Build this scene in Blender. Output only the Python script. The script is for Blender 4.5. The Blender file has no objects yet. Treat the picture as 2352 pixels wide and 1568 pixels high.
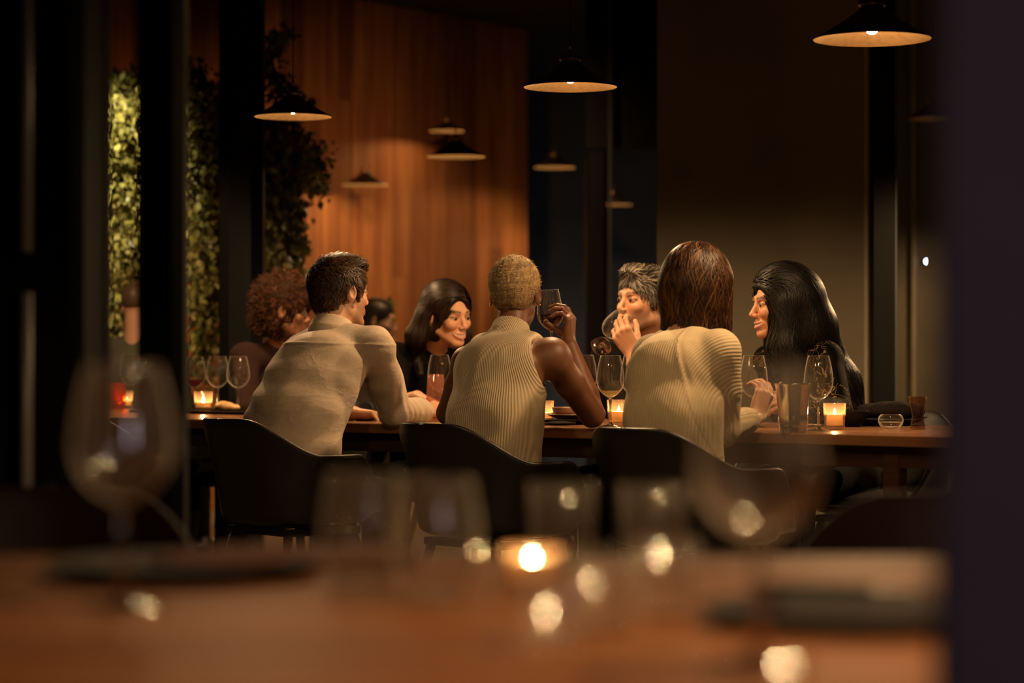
import bpy, math, random
import numpy as np
from mathutils import Vector, Matrix

# ---------------------------------------------------------------- camera, world, light
FPX, CX, HY = 5553.0, 1176.0, 806.0
sc = bpy.context.scene
cam_d = bpy.data.cameras.new('camera'); cam = bpy.data.objects.new('camera', cam_d)
sc.collection.objects.link(cam); sc.camera = cam
cam.location = (0, 0, 1.0); cam.rotation_euler = (math.pi/2, 0, 0)
cam_d.sensor_width = 36.0; cam_d.lens = FPX/2352*36.0
cam_d.shift_y = (HY-784.0)/2352.0
cam_d.clip_end = 80
cam_d.dof.use_dof = True; cam_d.dof.focus_distance = 7.9; cam_d.dof.aperture_fstop = 2.15
world = bpy.data.worlds.new('night'); sc.world = world; world.use_nodes = True
world.node_tree.nodes['Background'].inputs[0].default_value = (0.30, 0.26, 0.30, 1)
world.node_tree.nodes['Background'].inputs[1].default_value = 0.004
sc.view_settings.view_transform = 'Standard'; sc.view_settings.look = 'None'
sc.view_settings.exposure = 0.0; sc.view_settings.gamma = 1.0
sc.view_settings.use_curve_mapping = False
cy = sc.cycles
cy.use_denoising = True
cy.max_bounces = 8; cy.diffuse_bounces = 4; cy.glossy_bounces = 4; cy.transmission_bounces = 8
cy.transparent_max_bounces = 24
cy.caustics_reflective = False; cy.caustics_refractive = False
cy.sample_clamp_indirect = 3.0; cy.sample_clamp_direct = 0.0
col = sc.collection

def lamp_light(name, kind, loc, energy, color, size=0.05, aim=None, spot=None, blend=0.3, sx=None, sy=None):
    l = bpy.data.lights.new(name, kind); l.energy = energy; l.color = color
    if kind == 'AREA':
        l.shape = 'RECTANGLE'; l.size = sx or size; l.size_y = sy or size
    else:
        l.shadow_soft_size = size
    if spot: l.spot_size = math.radians(spot); l.spot_blend = blend
    o = bpy.data.objects.new(name, l); col.objects.link(o); o.location = loc
    if aim is not None:
        o.rotation_euler = (Vector(aim)-Vector(loc)).to_track_quat('-Z', 'Y').to_euler()
    return o
WARM = (1.0, 0.56, 0.25); WARM2 = (1.0, 0.60, 0.29)

# ---------------------------------------------------------------- helpers
def P(px, py, Y):
    return np.array([(px-CX)/FPX*Y, Y, 1.0+(HY-py)/FPX*Y])
def ontable(px, Y, z=0.75):
    return np.array([(px-CX)/FPX*Y, Y, z])
TT = np.array([0.805, -0.593, 0.0]); TB = np.array([0.593, 0.805, 0.0]); TF = np.array([-1.07, 8.79, 0.0])
def TP(s, w, z=0.75):
    return TF+s*TT+w*TB+np.array([0, 0, z])
TYAW = math.atan2(TT[1], TT[0])
def nrm(v):
    v = np.asarray(v, float); return v/np.linalg.norm(v)

def mesh(name, V, Fc, smooth=True):
    me = bpy.data.meshes.new(name)
    V = np.asarray(V, dtype=np.float32)
    if isinstance(Fc, np.ndarray):
        n, k = Fc.shape
        me.vertices.add(len(V)); me.vertices.foreach_set('co', V.ravel())
        me.loops.add(n*k); me.loops.foreach_set('vertex_index', Fc.astype(np.int32).ravel())
        me.polygons.add(n); me.polygons.foreach_set('loop_start', np.arange(0, n*k, k, dtype=np.int32))
        me.update(calc_edges=True); me.validate()
    else:
        me.from_pydata([tuple(map(float, v)) for v in V], [], [tuple(f) for f in Fc])
    if smooth and len(me.polygons):
        me.polygons.foreach_set('use_smooth', [True]*len(me.polygons))
    me.update()
    return me
def link(name, me, mat=None, parent=None, loc=None, rot=None, world=False):
    """world=True: vertices are given in world space, moved under their parent here"""
    if world and parent is not None:
        n = len(me.vertices); a = np.empty(n*3, np.float32); me.vertices.foreach_get('co', a)
        a = a.reshape(-1, 3)-np.array(parent['wl'], np.float32); me.vertices.foreach_set('co', a.ravel()); me.update()
    o = bpy.data.objects.new(name, me); col.objects.link(o)
    if mat is not None:
        for m in (mat if isinstance(mat, (list, tuple)) else [mat]): me.materials.append(m)
    if parent is not None: o.parent = parent
    if loc is not None: o.location = tuple(map(float, loc))
    if rot is not None: o.rotation_euler = rot
    return o
def tag(o, label=None, cat=None, group=None, kind=None):
    if label: o['label'] = label
    if cat: o['category'] = cat
    if group: o['group'] = group
    if kind: o['kind'] = kind
    return o
def thing(name, label, cat, loc=(0, 0, 0), rz=0.0, group=None):
    o = bpy.data.objects.new(name, None); col.objects.link(o); o.empty_display_size = 0.05
    o.location = tuple(map(float, loc)); o.rotation_euler = (0, 0, rz); o['wl'] = [float(c) for c in loc]
    return tag(o, label, cat, group)
def copy_tree(o, parent=None):
    c = o.copy(); col.objects.link(c)
    if parent is not None: c.parent = parent
    for ch in [x for x in o.children]: copy_tree(ch, c)
    return c
class MB:
    """collects boxes, lathes and tubes for one mesh"""
    def __init__(s): s.V = []; s.F = []
    def add(s, V, Fc):
        b = len(s.V); s.V += [tuple(map(float, v)) for v in V]; s.F += [tuple(i+b for i in f) for f in Fc]; return s
    def box(s, lo, hi, R=None, c=None, bev=0.0):
        x0, y0, z0 = lo; x1, y1, z1 = hi
        if bev <= 0:
            V = [(x0,y0,z0),(x1,y0,z0),(x1,y1,z0),(x0,y1,z0),(x0,y0,z1),(x1,y0,z1),(x1,y1,z1),(x0,y1,z1)]
            Fc = [(0,3,2,1),(4,5,6,7),(0,1,5,4),(1,2,6,5),(2,3,7,6),(3,0,4,7)]
        else:
            e = bev; V = []
            ring = lambda a, z: [(x0+a+e,y0+a,z),(x1-a-e,y0+a,z),(x1-a,y0+a+e,z),(x1-a,y1-a-e,z),(x1-a-e,y1-a,z),(x0+a+e,y1-a,z),(x0+a,y1-a-e,z),(x0+a,y0+a+e,z)]
            V = ring(e*.7, z0)+ring(0, z0+e)+ring(0, z1-e)+ring(e*.7, z1)
            Fc = [tuple(range(7, -1, -1)), tuple(range(24, 32))]
            for k in range(3):
                for i in range(8):
                    j = (i+1) % 8; Fc.append((k*8+i, k*8+j, k*8+8+j, k*8+8+i))
        if R is not None or c is not None:
            R = np.eye(3) if R is None else R; c = np.zeros(3) if c is None else c
            V = [R@np.array(v)+c for v in V]
        return s.add(V, Fc)
    def lathe(s, prof, n=40, c=(0, 0, 0), R=None, close=False, caps=True):
        V = []; Fc = []; m = len(prof)
        for r, z in prof:
            for i in range(n):
                a = 2*math.pi*i/n; v = np.array([r*math.cos(a), r*math.sin(a), z])
                if R is not None: v = R@v
                V.append(v+np.array(c))
        for k in range(m-1 if not close else m):
            k2 = (k+1) % m
            for i in range(n):
                j = (i+1) % n; Fc.append((k*n+i, k*n+j, k2*n+j, k2*n+i))
        if not close and caps:
            if prof[0][0] > 1e-6: Fc.append(tuple(range(n-1, -1, -1)))
            if prof[-1][0] > 1e-6: Fc.append(tuple((m-1)*n+i for i in range(n)))
        return s.add(V, Fc)
    def tube(s, pts, r, n=8):
        pts = [np.array(p, float) for p in pts]; V = []; Fc = []
        for k, p in enumerate(pts):
            t = nrm(pts[min(k+1, len(pts)-1)]-pts[max(k-1, 0)])
            a = np.array([0, 0, 1.]) if abs(t[2]) < .9 else np.array([1., 0, 0])
            u = nrm(np.cross(t, a)); v = np.cross(t, u); rr = r[k] if isinstance(r, (list, tuple)) else r
            for i in range(n):
                q = 2*math.pi*i/n; V.append(p+rr*(math.cos(q)*u+math.sin(q)*v))
        for k in range(len(pts)-1):
            for i in range(n):
                j = (i+1) % n; Fc.append((k*n+i, k*n+j, k*n+n+j, k*n+n+i))
        Fc.append(tuple(range(n-1, -1, -1))); Fc.append(tuple((len(pts)-1)*n+i for i in range(n)))
        return s.add(V, Fc)
    def build(s, name, mat, parent=None, smooth=False, world=False, **kw):
        me = mesh(name, s.V, s.F, smooth)
        o = link(name, me, mat, parent, world=world, **kw)
        if smooth == 'auto':
            pass
        return o
def rotz(a):
    c, s_ = math.cos(a), math.sin(a); return np.array([[c, -s_, 0], [s_, c, 0], [0, 0, 1.]])

# ---------------------------------------------------------------- materials
def newmat(name):
    m = bpy.data.materials.new(name); m.use_nodes = True; nt = m.node_tree
    return m, nt, nt.nodes, nt.links, nt.nodes['Principled BSDF']
def pm(name, colr, rough=.5, metal=0.0, noise=0.0, nscale=20.0, bump=0.0, bscale=60.0, sss=0.0, sheen=0.0, coat=0.0, spec=None, vcol=False, stretch=None, ssr=(1,.35,.2), sscale=.01):
    m, nt, N, L, b = newmat(name)
    b.inputs['Base Color'].default_value = (*colr, 1); b.inputs['Roughness'].default_value = rough
    b.inputs['Metallic'].default_value = metal
    if spec is not None: b.inputs['Specular IOR Level'].default_value = spec
    if sss: 
        b.inputs['Subsurface Weight'].default_value = sss; b.inputs['Subsurface Radius'].default_value = ssr; b.inputs['Subsurface Scale'].default_value = sscale
    if sheen: b.inputs['Sheen Weight'].default_value = sheen; b.inputs['Sheen Roughness'].default_value = .5
    if coat: b.inputs['Coat Weight'].default_value = coat; b.inputs['Coat Roughness'].default_value = .15
    tc = N.new('ShaderNodeTexCoord'); mp = N.new('ShaderNodeMapping'); L.new(tc.outputs['Object'], mp.inputs[0])
    if stretch: mp.inputs['Scale'].default_value = stretch
    base = None
    if vcol:
        at = N.new('ShaderNodeAttribute'); at.attribute_name = 'Col'; base = at.outputs['Color']
    if noise:
        n = N.new('ShaderNodeTexNoise'); n.inputs['Scale'].default_value = nscale; n.inputs['Detail'].default_value = 6
        L.new(mp.outputs[0], n.inputs['Vector'])
        mr = N.new('ShaderNodeMapRange'); mr.inputs[1].default_value = .3; mr.inputs[2].default_value = .7
        mr.inputs[3].default_value = 1-noise; mr.inputs[4].default_value = 1+noise; L.new(n.outputs[0], mr.inputs[0])
        mx = N.new('ShaderNodeMix'); mx.data_type = 'RGBA'; mx.blend_type = 'MULTIPLY'; mx.inputs[0].default_value = 1
        if base is not None: L.new(base, mx.inputs[6])
        else: mx.inputs[6].default_value = (*colr, 1)
        L.new(mr.outputs[0], mx.inputs[7]); base = mx.outputs[2]
    if base is not None: L.new(base, b.inputs['Base Color'])
    if bump:
        n2 = N.new('ShaderNodeTexNoise'); n2.inputs['Scale'].default_value = bscale; n2.inputs['Detail'].default_value = 5
        L.new(mp.outputs[0], n2.inputs['Vector'])
        bp = N.new('ShaderNodeBump'); bp.inputs['Strength'].default_value = bump; bp.inputs['Distance'].default_value = .004
        L.new(n2.outputs[0], bp.inputs['Height']); L.new(bp.outputs[0], b.inputs['Normal'])
    return m
def wood(name, c1, c2, rough=.4, scale=(1, 1, 12), grain=6.0, coat=0.0, bump=.15, spec=.5):
    m, nt, N, L, b = newmat(name); b.inputs['Specular IOR Level'].default_value = spec
    tc = N.new('ShaderNodeTexCoord'); mp = N.new('ShaderNodeMapping'); mp.inputs['Scale'].default_value = scale
    oi = N.new('ShaderNodeObjectInfo'); ad = N.new('ShaderNodeVectorMath'); ad.operation = 'ADD'
    sc_ = N.new('ShaderNodeVectorMath'); sc_.operation = 'SCALE'; sc_.inputs[3].default_value = 17.0
    cb = N.new('ShaderNodeCombineXYZ')
    for i in range(3): L.new(oi.outputs['Random'], cb.inputs[i])
    L.new(cb.outputs[0], sc_.inputs[0])
    L.new(tc.outputs['Object'], ad.inputs[0]); L.new(sc_.outputs[0], ad.inputs[1]); L.new(ad.outputs[0], mp.inputs[0])
    n = N.new('ShaderNodeTexNoise'); n.inputs['Scale'].default_value = grain; n.inputs['Detail'].default_value = 8; n.inputs['Distortion'].default_value = .6
    L.new(mp.outputs[0], n.inputs['Vector'])
    r = N.new('ShaderNodeValToRGB'); r.color_ramp.elements[0].position = .3; r.color_ramp.elements[1].position = .7
    r.color_ramp.elements[0].color = (*c1, 1); r.color_ramp.elements[1].color = (*c2, 1); L.new(n.outputs[0], r.inputs[0])
    # plank to plank tone
    mr = N.new('ShaderNodeMapRange'); mr.inputs[3].default_value = .48; mr.inputs[4].default_value = 1.25; L.new(oi.outputs['Random'], mr.inputs[0])
    mx = N.new('ShaderNodeMix'); mx.data_type = 'RGBA'; mx.blend_type = 'MULTIPLY'; mx.inputs[0].default_value = 1
    L.new(r.outputs[0], mx.inputs[6]); L.new(mr.outputs[0], mx.inputs[7]); L.new(mx.outputs[2], b.inputs['Base Color'])
    b.inputs['Roughness'].default_value = rough
    if coat: b.inputs['Coat Weight'].default_value = coat; b.inputs['Coat Roughness'].default_value = .12
    bp = N.new('ShaderNodeBump'); bp.inputs['Strength'].default_value = bump; bp.inputs['Distance'].default_value = .002
    L.new(n.outputs[0], bp.inputs['Height']); L.new(bp.outputs[0], b.inputs['Normal'])
    return m
def emis(name, colr, s):
    m, nt, N, L, b = newmat(name); N.remove(b)
    e = N.new('ShaderNodeEmission'); e.inputs[0].default_value = (*colr, 1); e.inputs[1].default_value = s
    L.new(e.outputs[0], N['Material Output'].inputs[0]); return m
def thin_glass(name, tint=(.97, .97, .96), scatter=0.0, scatter_col=(.9, .6, .4), rough=.02, ior=1.5, boost=1.0, edge=0.0):
    """drinking glass wall: a clear sheet that also mirrors; film = residue that scatters"""
    m, nt, N, L, b = newmat(name); N.remove(b)
    t = N.new('ShaderNodeBsdfTransparent'); t.inputs[0].default_value = (*tint, 1)
    g = N.new('ShaderNodeBsdfGlossy'); g.inputs['Roughness'].default_value = rough
    f0 = ((ior-1)/(ior+1))**2; fc = N.new('ShaderNodeLayerWeight'); fc.inputs[0].default_value = .5
    p5 = N.new('ShaderNodeMath'); p5.operation = 'POWER'; p5.inputs[1].default_value = 5.0; L.new(fc.outputs['Facing'], p5.inputs[0])
    ml = N.new('ShaderNodeMath'); ml.operation = 'MULTIPLY_ADD'; ml.use_clamp = True; ml.inputs[1].default_value = (1-f0)*boost; ml.inputs[2].default_value = f0*boost
    L.new(p5.outputs[0], ml.inputs[0])
    mx = N.new('ShaderNodeMixShader'); L.new(ml.outputs[0], mx.inputs[0]); L.new(t.outputs[0], mx.inputs[1]); L.new(g.outputs[0], mx.inputs[2])
    out = mx.outputs[0]
    if scatter or edge:  # diffuse mix that makes glass walls and edges look lit
        d = N.new('ShaderNodeBsdfTranslucent'); d.inputs[0].default_value = (*scatter_col, 1)
        d2 = N.new('ShaderNodeBsdfDiffuse'); d2.inputs[0].default_value = (*scatter_col, 1)
        m3 = N.new('ShaderNodeMixShader'); m3.inputs[0].default_value = .4; L.new(d.outputs[0], m3.inputs[1]); L.new(d2.outputs[0], m3.inputs[2])
        m2 = N.new('ShaderNodeMixShader'); lw = N.new('ShaderNodeLayerWeight'); lw.inputs[0].default_value = .5
        pw = N.new('ShaderNodeMath'); pw.operation = 'POWER'; pw.inputs[1].default_value = 7.0; L.new(lw.outputs['Facing'], pw.inputs[0])
        ma = N.new('ShaderNodeMath'); ma.operation = 'MULTIPLY_ADD'; ma.use_clamp = True; ma.inputs[1].default_value = edge; ma.inputs[2].default_value = scatter; L.new(pw.outputs[0], ma.inputs[0]); L.new(ma.outputs[0], m2.inputs[0])
        L.new(out, m2.inputs[1]); L.new(m3.outputs[0], m2.inputs[2]); out = m2.outputs[0]
    L.new(out, N['Material Output'].inputs[0]); return m
M = {}
M['black'] = pm('black_paint', (.003, .0028, .0025), .6, bump=.05, spec=.15)
M['black_gloss'] = pm('black_steel', (.008, .008, .009), .32, .3, bump=.03, spec=.3)
M['steelrod'] = pm('satin_steel', (.55, .55, .52), .5, .4)
M['slate'] = pm('slate_wall', (.035, .040, .046), .8, noise=.25, nscale=3, bump=.1)
M['plaster'] = pm('olive_plaster', (.15, .125, .078), .62, noise=.16, nscale=2.5, bump=.12, bscale=25)
M['plaster_pale'] = pm('pale_plaster', (.30, .26, .17), .6, noise=.1, nscale=6)
M['nearwall'] = pm('dusky_painted_wall', (.16, .125, .145), .9, noise=.12, nscale=4, bump=.05)
M['ceiling'] = pm('dark_ceiling', (.018, .015, .012), .9)
M['floor'] = pm('stone_floor', (.16, .135, .09), .35, noise=.25, nscale=3, bump=.05)
M['plank'] = wood('wall_plank', (.19, .062, .020), (.36, .150, .052), .60, (1, 1, .10), 9.0, spec=.15)
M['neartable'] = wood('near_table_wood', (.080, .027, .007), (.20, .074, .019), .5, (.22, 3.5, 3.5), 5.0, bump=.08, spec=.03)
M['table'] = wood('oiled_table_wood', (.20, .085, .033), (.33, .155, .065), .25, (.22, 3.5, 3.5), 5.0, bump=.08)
M['apron'] = wood('dark_underframe_wood', (.035, .016, .008), (.07, .03, .014), .5, (.5, 5, 14), 5.0, spec=.2)
M['tableend'] = wood('table_edge_wood', (.20, .085, .033), (.31, .14, .06), .3, (.5, 5, 14), 5.0)
M['brass'] = pm('aged_brass', (.42, .26, .12), .34, 1.0, noise=.25, nscale=30)
M['brass_dark'] = pm('bronze_shade', (.17, .105, .05), .33, .9, noise=.2, nscale=25)
M['brass_in'] = pm('brushed_brass_inside', (.62, .42, .22), .45, 1.0, noise=.12, nscale=60)
M['cord'] = pm('cord', (.02, .015, .012), .6)
M['leather'] = pm('black_leather_shell', (.009, .007, .006), .38, bump=.12, bscale=180)
M['leather_red'] = pm('dark_oxblood_leather', (.016, .005, .0045), .6, spec=.2, bump=.12, bscale=180)  # black leather with the reddish light put into its colour
M['chairleg'] = pm('black_chair_leg', (.012, .010, .009), .4)
M['glass'] = thin_glass('clear_glass', boost=1.1, scatter=.004, edge=.95, scatter_col=(.85, .80, .72))
M['glass_blur'] = thin_glass('used_drinking_glass', boost=1.7, scatter=.020, edge=.9, scatter_col=(.92, .84, .74))  # lit edges put into the colour, reflections boosted
M['glass_pink'] = thin_glass('blush_glass', (.93, .80, .76), scatter=.12, scatter_col=(.8, .42, .30))
M['glass_near'] = thin_glass('near_candle_glass', (.98, .93, .88), scatter=.10, edge=.3, scatter_col=(1.0, .62, .36), rough=.05)  # amber diffuse colour added for the glow around the flame
M['glass_candle'] = thin_glass('candle_glass', (.98, .94, .90), scatter=.035, edge=.30, scatter_col=(1.0, .62, .36), rough=.05)  # amber diffuse colour imitates candlelight in the glass
m_, nt_, N_, L_, b_ = newmat('solid_glass'); b_.inputs['Transmission Weight'].default_value = 1; b_.inputs['Roughness'].default_value = .02; b_.inputs['IOR'].default_value = 1.5
M['solidglass'] = m_
M['wine'] = pm('red_wine', (.035, .002, .004), .05)
M['white_wine'] = thin_glass('pale_wine', (.95, .86, .62), scatter=.10, scatter_col=(1, .8, .45))
m_, nt_, N_, L_, b_ = newmat('candle_wax'); b_.inputs['Base Color'].default_value = (1, .84, .58, 1); b_.inputs['Roughness'].default_value = .5
t_ = N_.new('ShaderNodeBsdfTranslucent'); t_.inputs[0].default_value = (1, .80, .50, 1); x_ = N_.new('ShaderNodeMixShader'); x_.inputs[0].default_value = .6
L_.new(b_.outputs[0], x_.inputs[1]); L_.new(t_.outputs[0], x_.inputs[2]); L_.new(x_.outputs[0], N_['Material Output'].inputs[0]); M['wax'] = m_
M['flame'] = emis('candle_flame', (1.0, .64, .28), 1100.0)
M['wick'] = pm('wick', (.02, .01, .01), .9)
M['steel'] = pm('polished_steel', (.62, .58, .46), .16, 1.0)
M['plate_dark'] = pm('black_glazed_plate', (.010, .007, .006), .6, spec=.03)
M['plate_red'] = pm('clay_plate', (.20, .10, .065), .35)
M['bread'] = pm('bread_crust', (.70, .42, .18), .7, noise=.3, nscale=40, bump=.6, sss=.3)
M['napkin'] = pm('dark_napkin', (.010, .007, .007), .9, bump=.2, spec=.1)
M['napkin_brown'] = pm('brown_napkin', (.10, .045, .030), .9, bump=.2)
M['paper'] = pm('folded_menu_card', (.50, .42, .30), .7)
M['leaf'] = pm('leaf_green', (.10, .16, .03), .45, vcol=True)
M['stem'] = pm('vine_stem', (.06, .05, .02), .8)
M['skin'] = pm('skin', (.5, .3, .2), .50, vcol=True, sss=.12, sscale=.008, bump=.06, bscale=300)
M['eye'] = pm('eye', (.6, .56, .5), .15, vcol=True)
M['teeth'] = pm('teeth', (.75, .68, .56), .3)
M['hair'] = pm('hair', (.02, .01, .01), .42, vcol=True, spec=.22)
M['hairmat'] = pm('hair_matte', (.02, .01, .01), .75, vcol=True, spec=.12)
M['gold'] = pm('gold_jewellery', (.8, .5, .2), .25, 1.0)
M['trousers'] = pm('dark_trousers', (.007, .006, .006), .9, spec=.1)
M['denim'] = pm('dark_blue_trousers', (.009, .009, .011), .9, spec=.1)
M['shoe'] = pm('black_shoe', (.012, .01, .01), .4)
def knit(name, colr, freq, depth=.0022, noise=.08, sheen=.15, dark=.78):
    """ribbed knit: ribs follow the 'rib' attribute (metres across the garment)"""
    m = pm(name, colr, .85, noise=noise, nscale=14, sheen=sheen)
    nt = m.node_tree; N = nt.nodes; L = nt.links; b = N['Principled BSDF']
    at = N.new('ShaderNodeAttribute'); at.attribute_name = 'rib'
    mu = N.new('ShaderNodeMath'); mu.operation = 'MULTIPLY'; mu.inputs[1].default_value = freq*2*math.pi; L.new(at.outputs['Fac'], mu.inputs[0])
    sn = N.new('ShaderNodeMath'); sn.operation = 'SINE'; L.new(mu.outputs[0], sn.inputs[0])
    tc = N.new('ShaderNodeTexCoord'); n = N.new('ShaderNodeTexNoise'); n.inputs['Scale'].default_value = 350; L.new(tc.outputs['Object'], n.inputs['Vector'])
    ad = N.new('ShaderNodeMath'); ad.operation = 'MULTIPLY_ADD'; ad.inputs[1].default_value = .9; L.new(n.outputs[0], ad.inputs[0]); L.new(sn.outputs[0], ad.inputs[2])
    bp = N.new('ShaderNodeBump'); bp.inputs['Strength'].default_value = .75; bp.inputs['Distance'].default_value = depth
    L.new(ad.outputs[0], bp.inputs['Height']); L.new(bp.outputs[0], b.inputs['Normal'])
    # valleys of the ribs are darkened, their shade put into the colour
    mr = N.new('ShaderNodeMapRange'); mr.inputs[1].default_value = -1; mr.inputs[2].default_value = 1; mr.inputs[3].default_value = dark; mr.inputs[4].default_value = 1.05
    L.new(sn.outputs[0], mr.inputs[0])
    src = b.inputs['Base Color'].links[0].from_socket
    mx = N.new('ShaderNodeMix'); mx.data_type = 'RGBA'; mx.blend_type = 'MULTIPLY'; mx.inputs[0].default_value = 1
    L.new(src, mx.inputs[6]); L.new(mr.outputs[0], mx.inputs[7]); L.new(mx.outputs[2], b.inputs['Base Color'])
    return m
M['knit_tank'] = knit('cream_ribbed_knit', (.58, .47, .31), 125, .0014, dark=.86)
M['knit_sweater'] = knit('cream_loose_knit', (.62, .50, .31), 125, .0008, dark=.95)
M['linen'] = pm('beige_linen_shirt', (.47, .375, .285), .8, noise=.07, nscale=50, bump=.25, bscale=220, sheen=.1)
def wrinkle(m, scale, dist, strength=.8, st=(1, 1, 1), rot=(0, 0, 0)):
    nt = m.node_tree; N = nt.nodes; L = nt.links; b = N['Principled BSDF']
    tc = N.new('ShaderNodeTexCoord'); mp = N.new('ShaderNodeMapping'); mp.inputs['Scale'].default_value = st; mp.inputs['Rotation'].default_value = rot; L.new(tc.outputs['Object'], mp.inputs[0])
    n = N.new('ShaderNodeTexNoise'); n.inputs['Scale'].default_value = scale; n.inputs['Detail'].default_value = 2.5; n.inputs['Distortion'].default_value = .7; L.new(mp.outputs[0], n.inputs['Vector'])
    s1 = N.new('ShaderNodeMath'); s1.operation = 'SUBTRACT'; s1.inputs[1].default_value = .5; L.new(n.outputs[0], s1.inputs[0])
    ab = N.new('ShaderNodeMath'); ab.operation = 'ABSOLUTE'; L.new(s1.outputs[0], ab.inputs[0])
    pw = N.new('ShaderNodeMath'); pw.operation = 'POWER'; pw.inputs[1].default_value = .6; L.new(ab.outputs[0], pw.inputs[0])
    bp = N.new('ShaderNodeBump'); bp.invert = True; bp.inputs['Strength'].default_value = strength; bp.inputs['Distance'].default_value = dist; L.new(pw.outputs[0], bp.inputs['Height'])
    old = b.inputs['Normal'].links
    if old: L.new(old[0].from_socket, bp.inputs['Normal'])
    L.new(bp.outputs[0], b.inputs['Normal'])
wrinkle(M['linen'], 5.0, .010, .38, (1, 1, 2.6), (.3, .2, .5))
M['black_cloth'] = pm('black_cloth', (.005, .004, .004), .95, spec=.08)
M['brown_cloth'] = pm('dark_brown_knit', (.030, .015, .012), .95, spec=.08)
M['grey_cloth'] = pm('grey_green_cloth', (.07, .07, .055), .9, spec=.08)
M['grey_cloth_b'] = pm('grey_shirt_cloth', (.20, .17, .14), .9)
# black blouse with a gold thread pattern
m_, nt_, N_, L_, b_ = newmat('black_blouse_with_gold_pattern')
tc_ = N_.new('ShaderNodeTexCoord')
def nz_(sc__, dist):
    n = N_.new('ShaderNodeTexNoise'); n.inputs['Scale'].default_value = sc__; n.inputs['Detail'].default_value = 1; n.inputs['Distortion'].default_value = dist; L_.new(tc_.outputs['Object'], n.inputs['Vector']); return n.outputs[0]
def mt_(op, a, v):
    m = N_.new('ShaderNodeMath'); m.operation = op; L_.new(a, m.inputs[0]) 
    if isinstance(v, float): m.inputs[1].default_value = v
    else: L_.new(v, m.inputs[1])
    return m.outputs[0]
line_ = mt_('LESS_THAN', mt_('ABSOLUTE', mt_('SUBTRACT', nz_(24, 1.5), .5), 0.0), .022)
mask_ = mt_('GREATER_THAN', nz_(7, 0), .50)
mx_ = N_.new('ShaderNodeMix'); mx_.data_type = 'RGBA'; mx_.inputs[6].default_value = (.003, .0025, .002, 1); mx_.inputs[7].default_value = (.17, .11, .04, 1)
L_.new(mt_('MULTIPLY', line_, mask_), mx_.inputs[0]); L_.new(mx_.outputs[2], b_.inputs['Base Color']); b_.inputs['Roughness'].default_value = .7; b_.inputs['Specular IOR Level'].default_value = .05
M['blouse'] = m_

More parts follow.
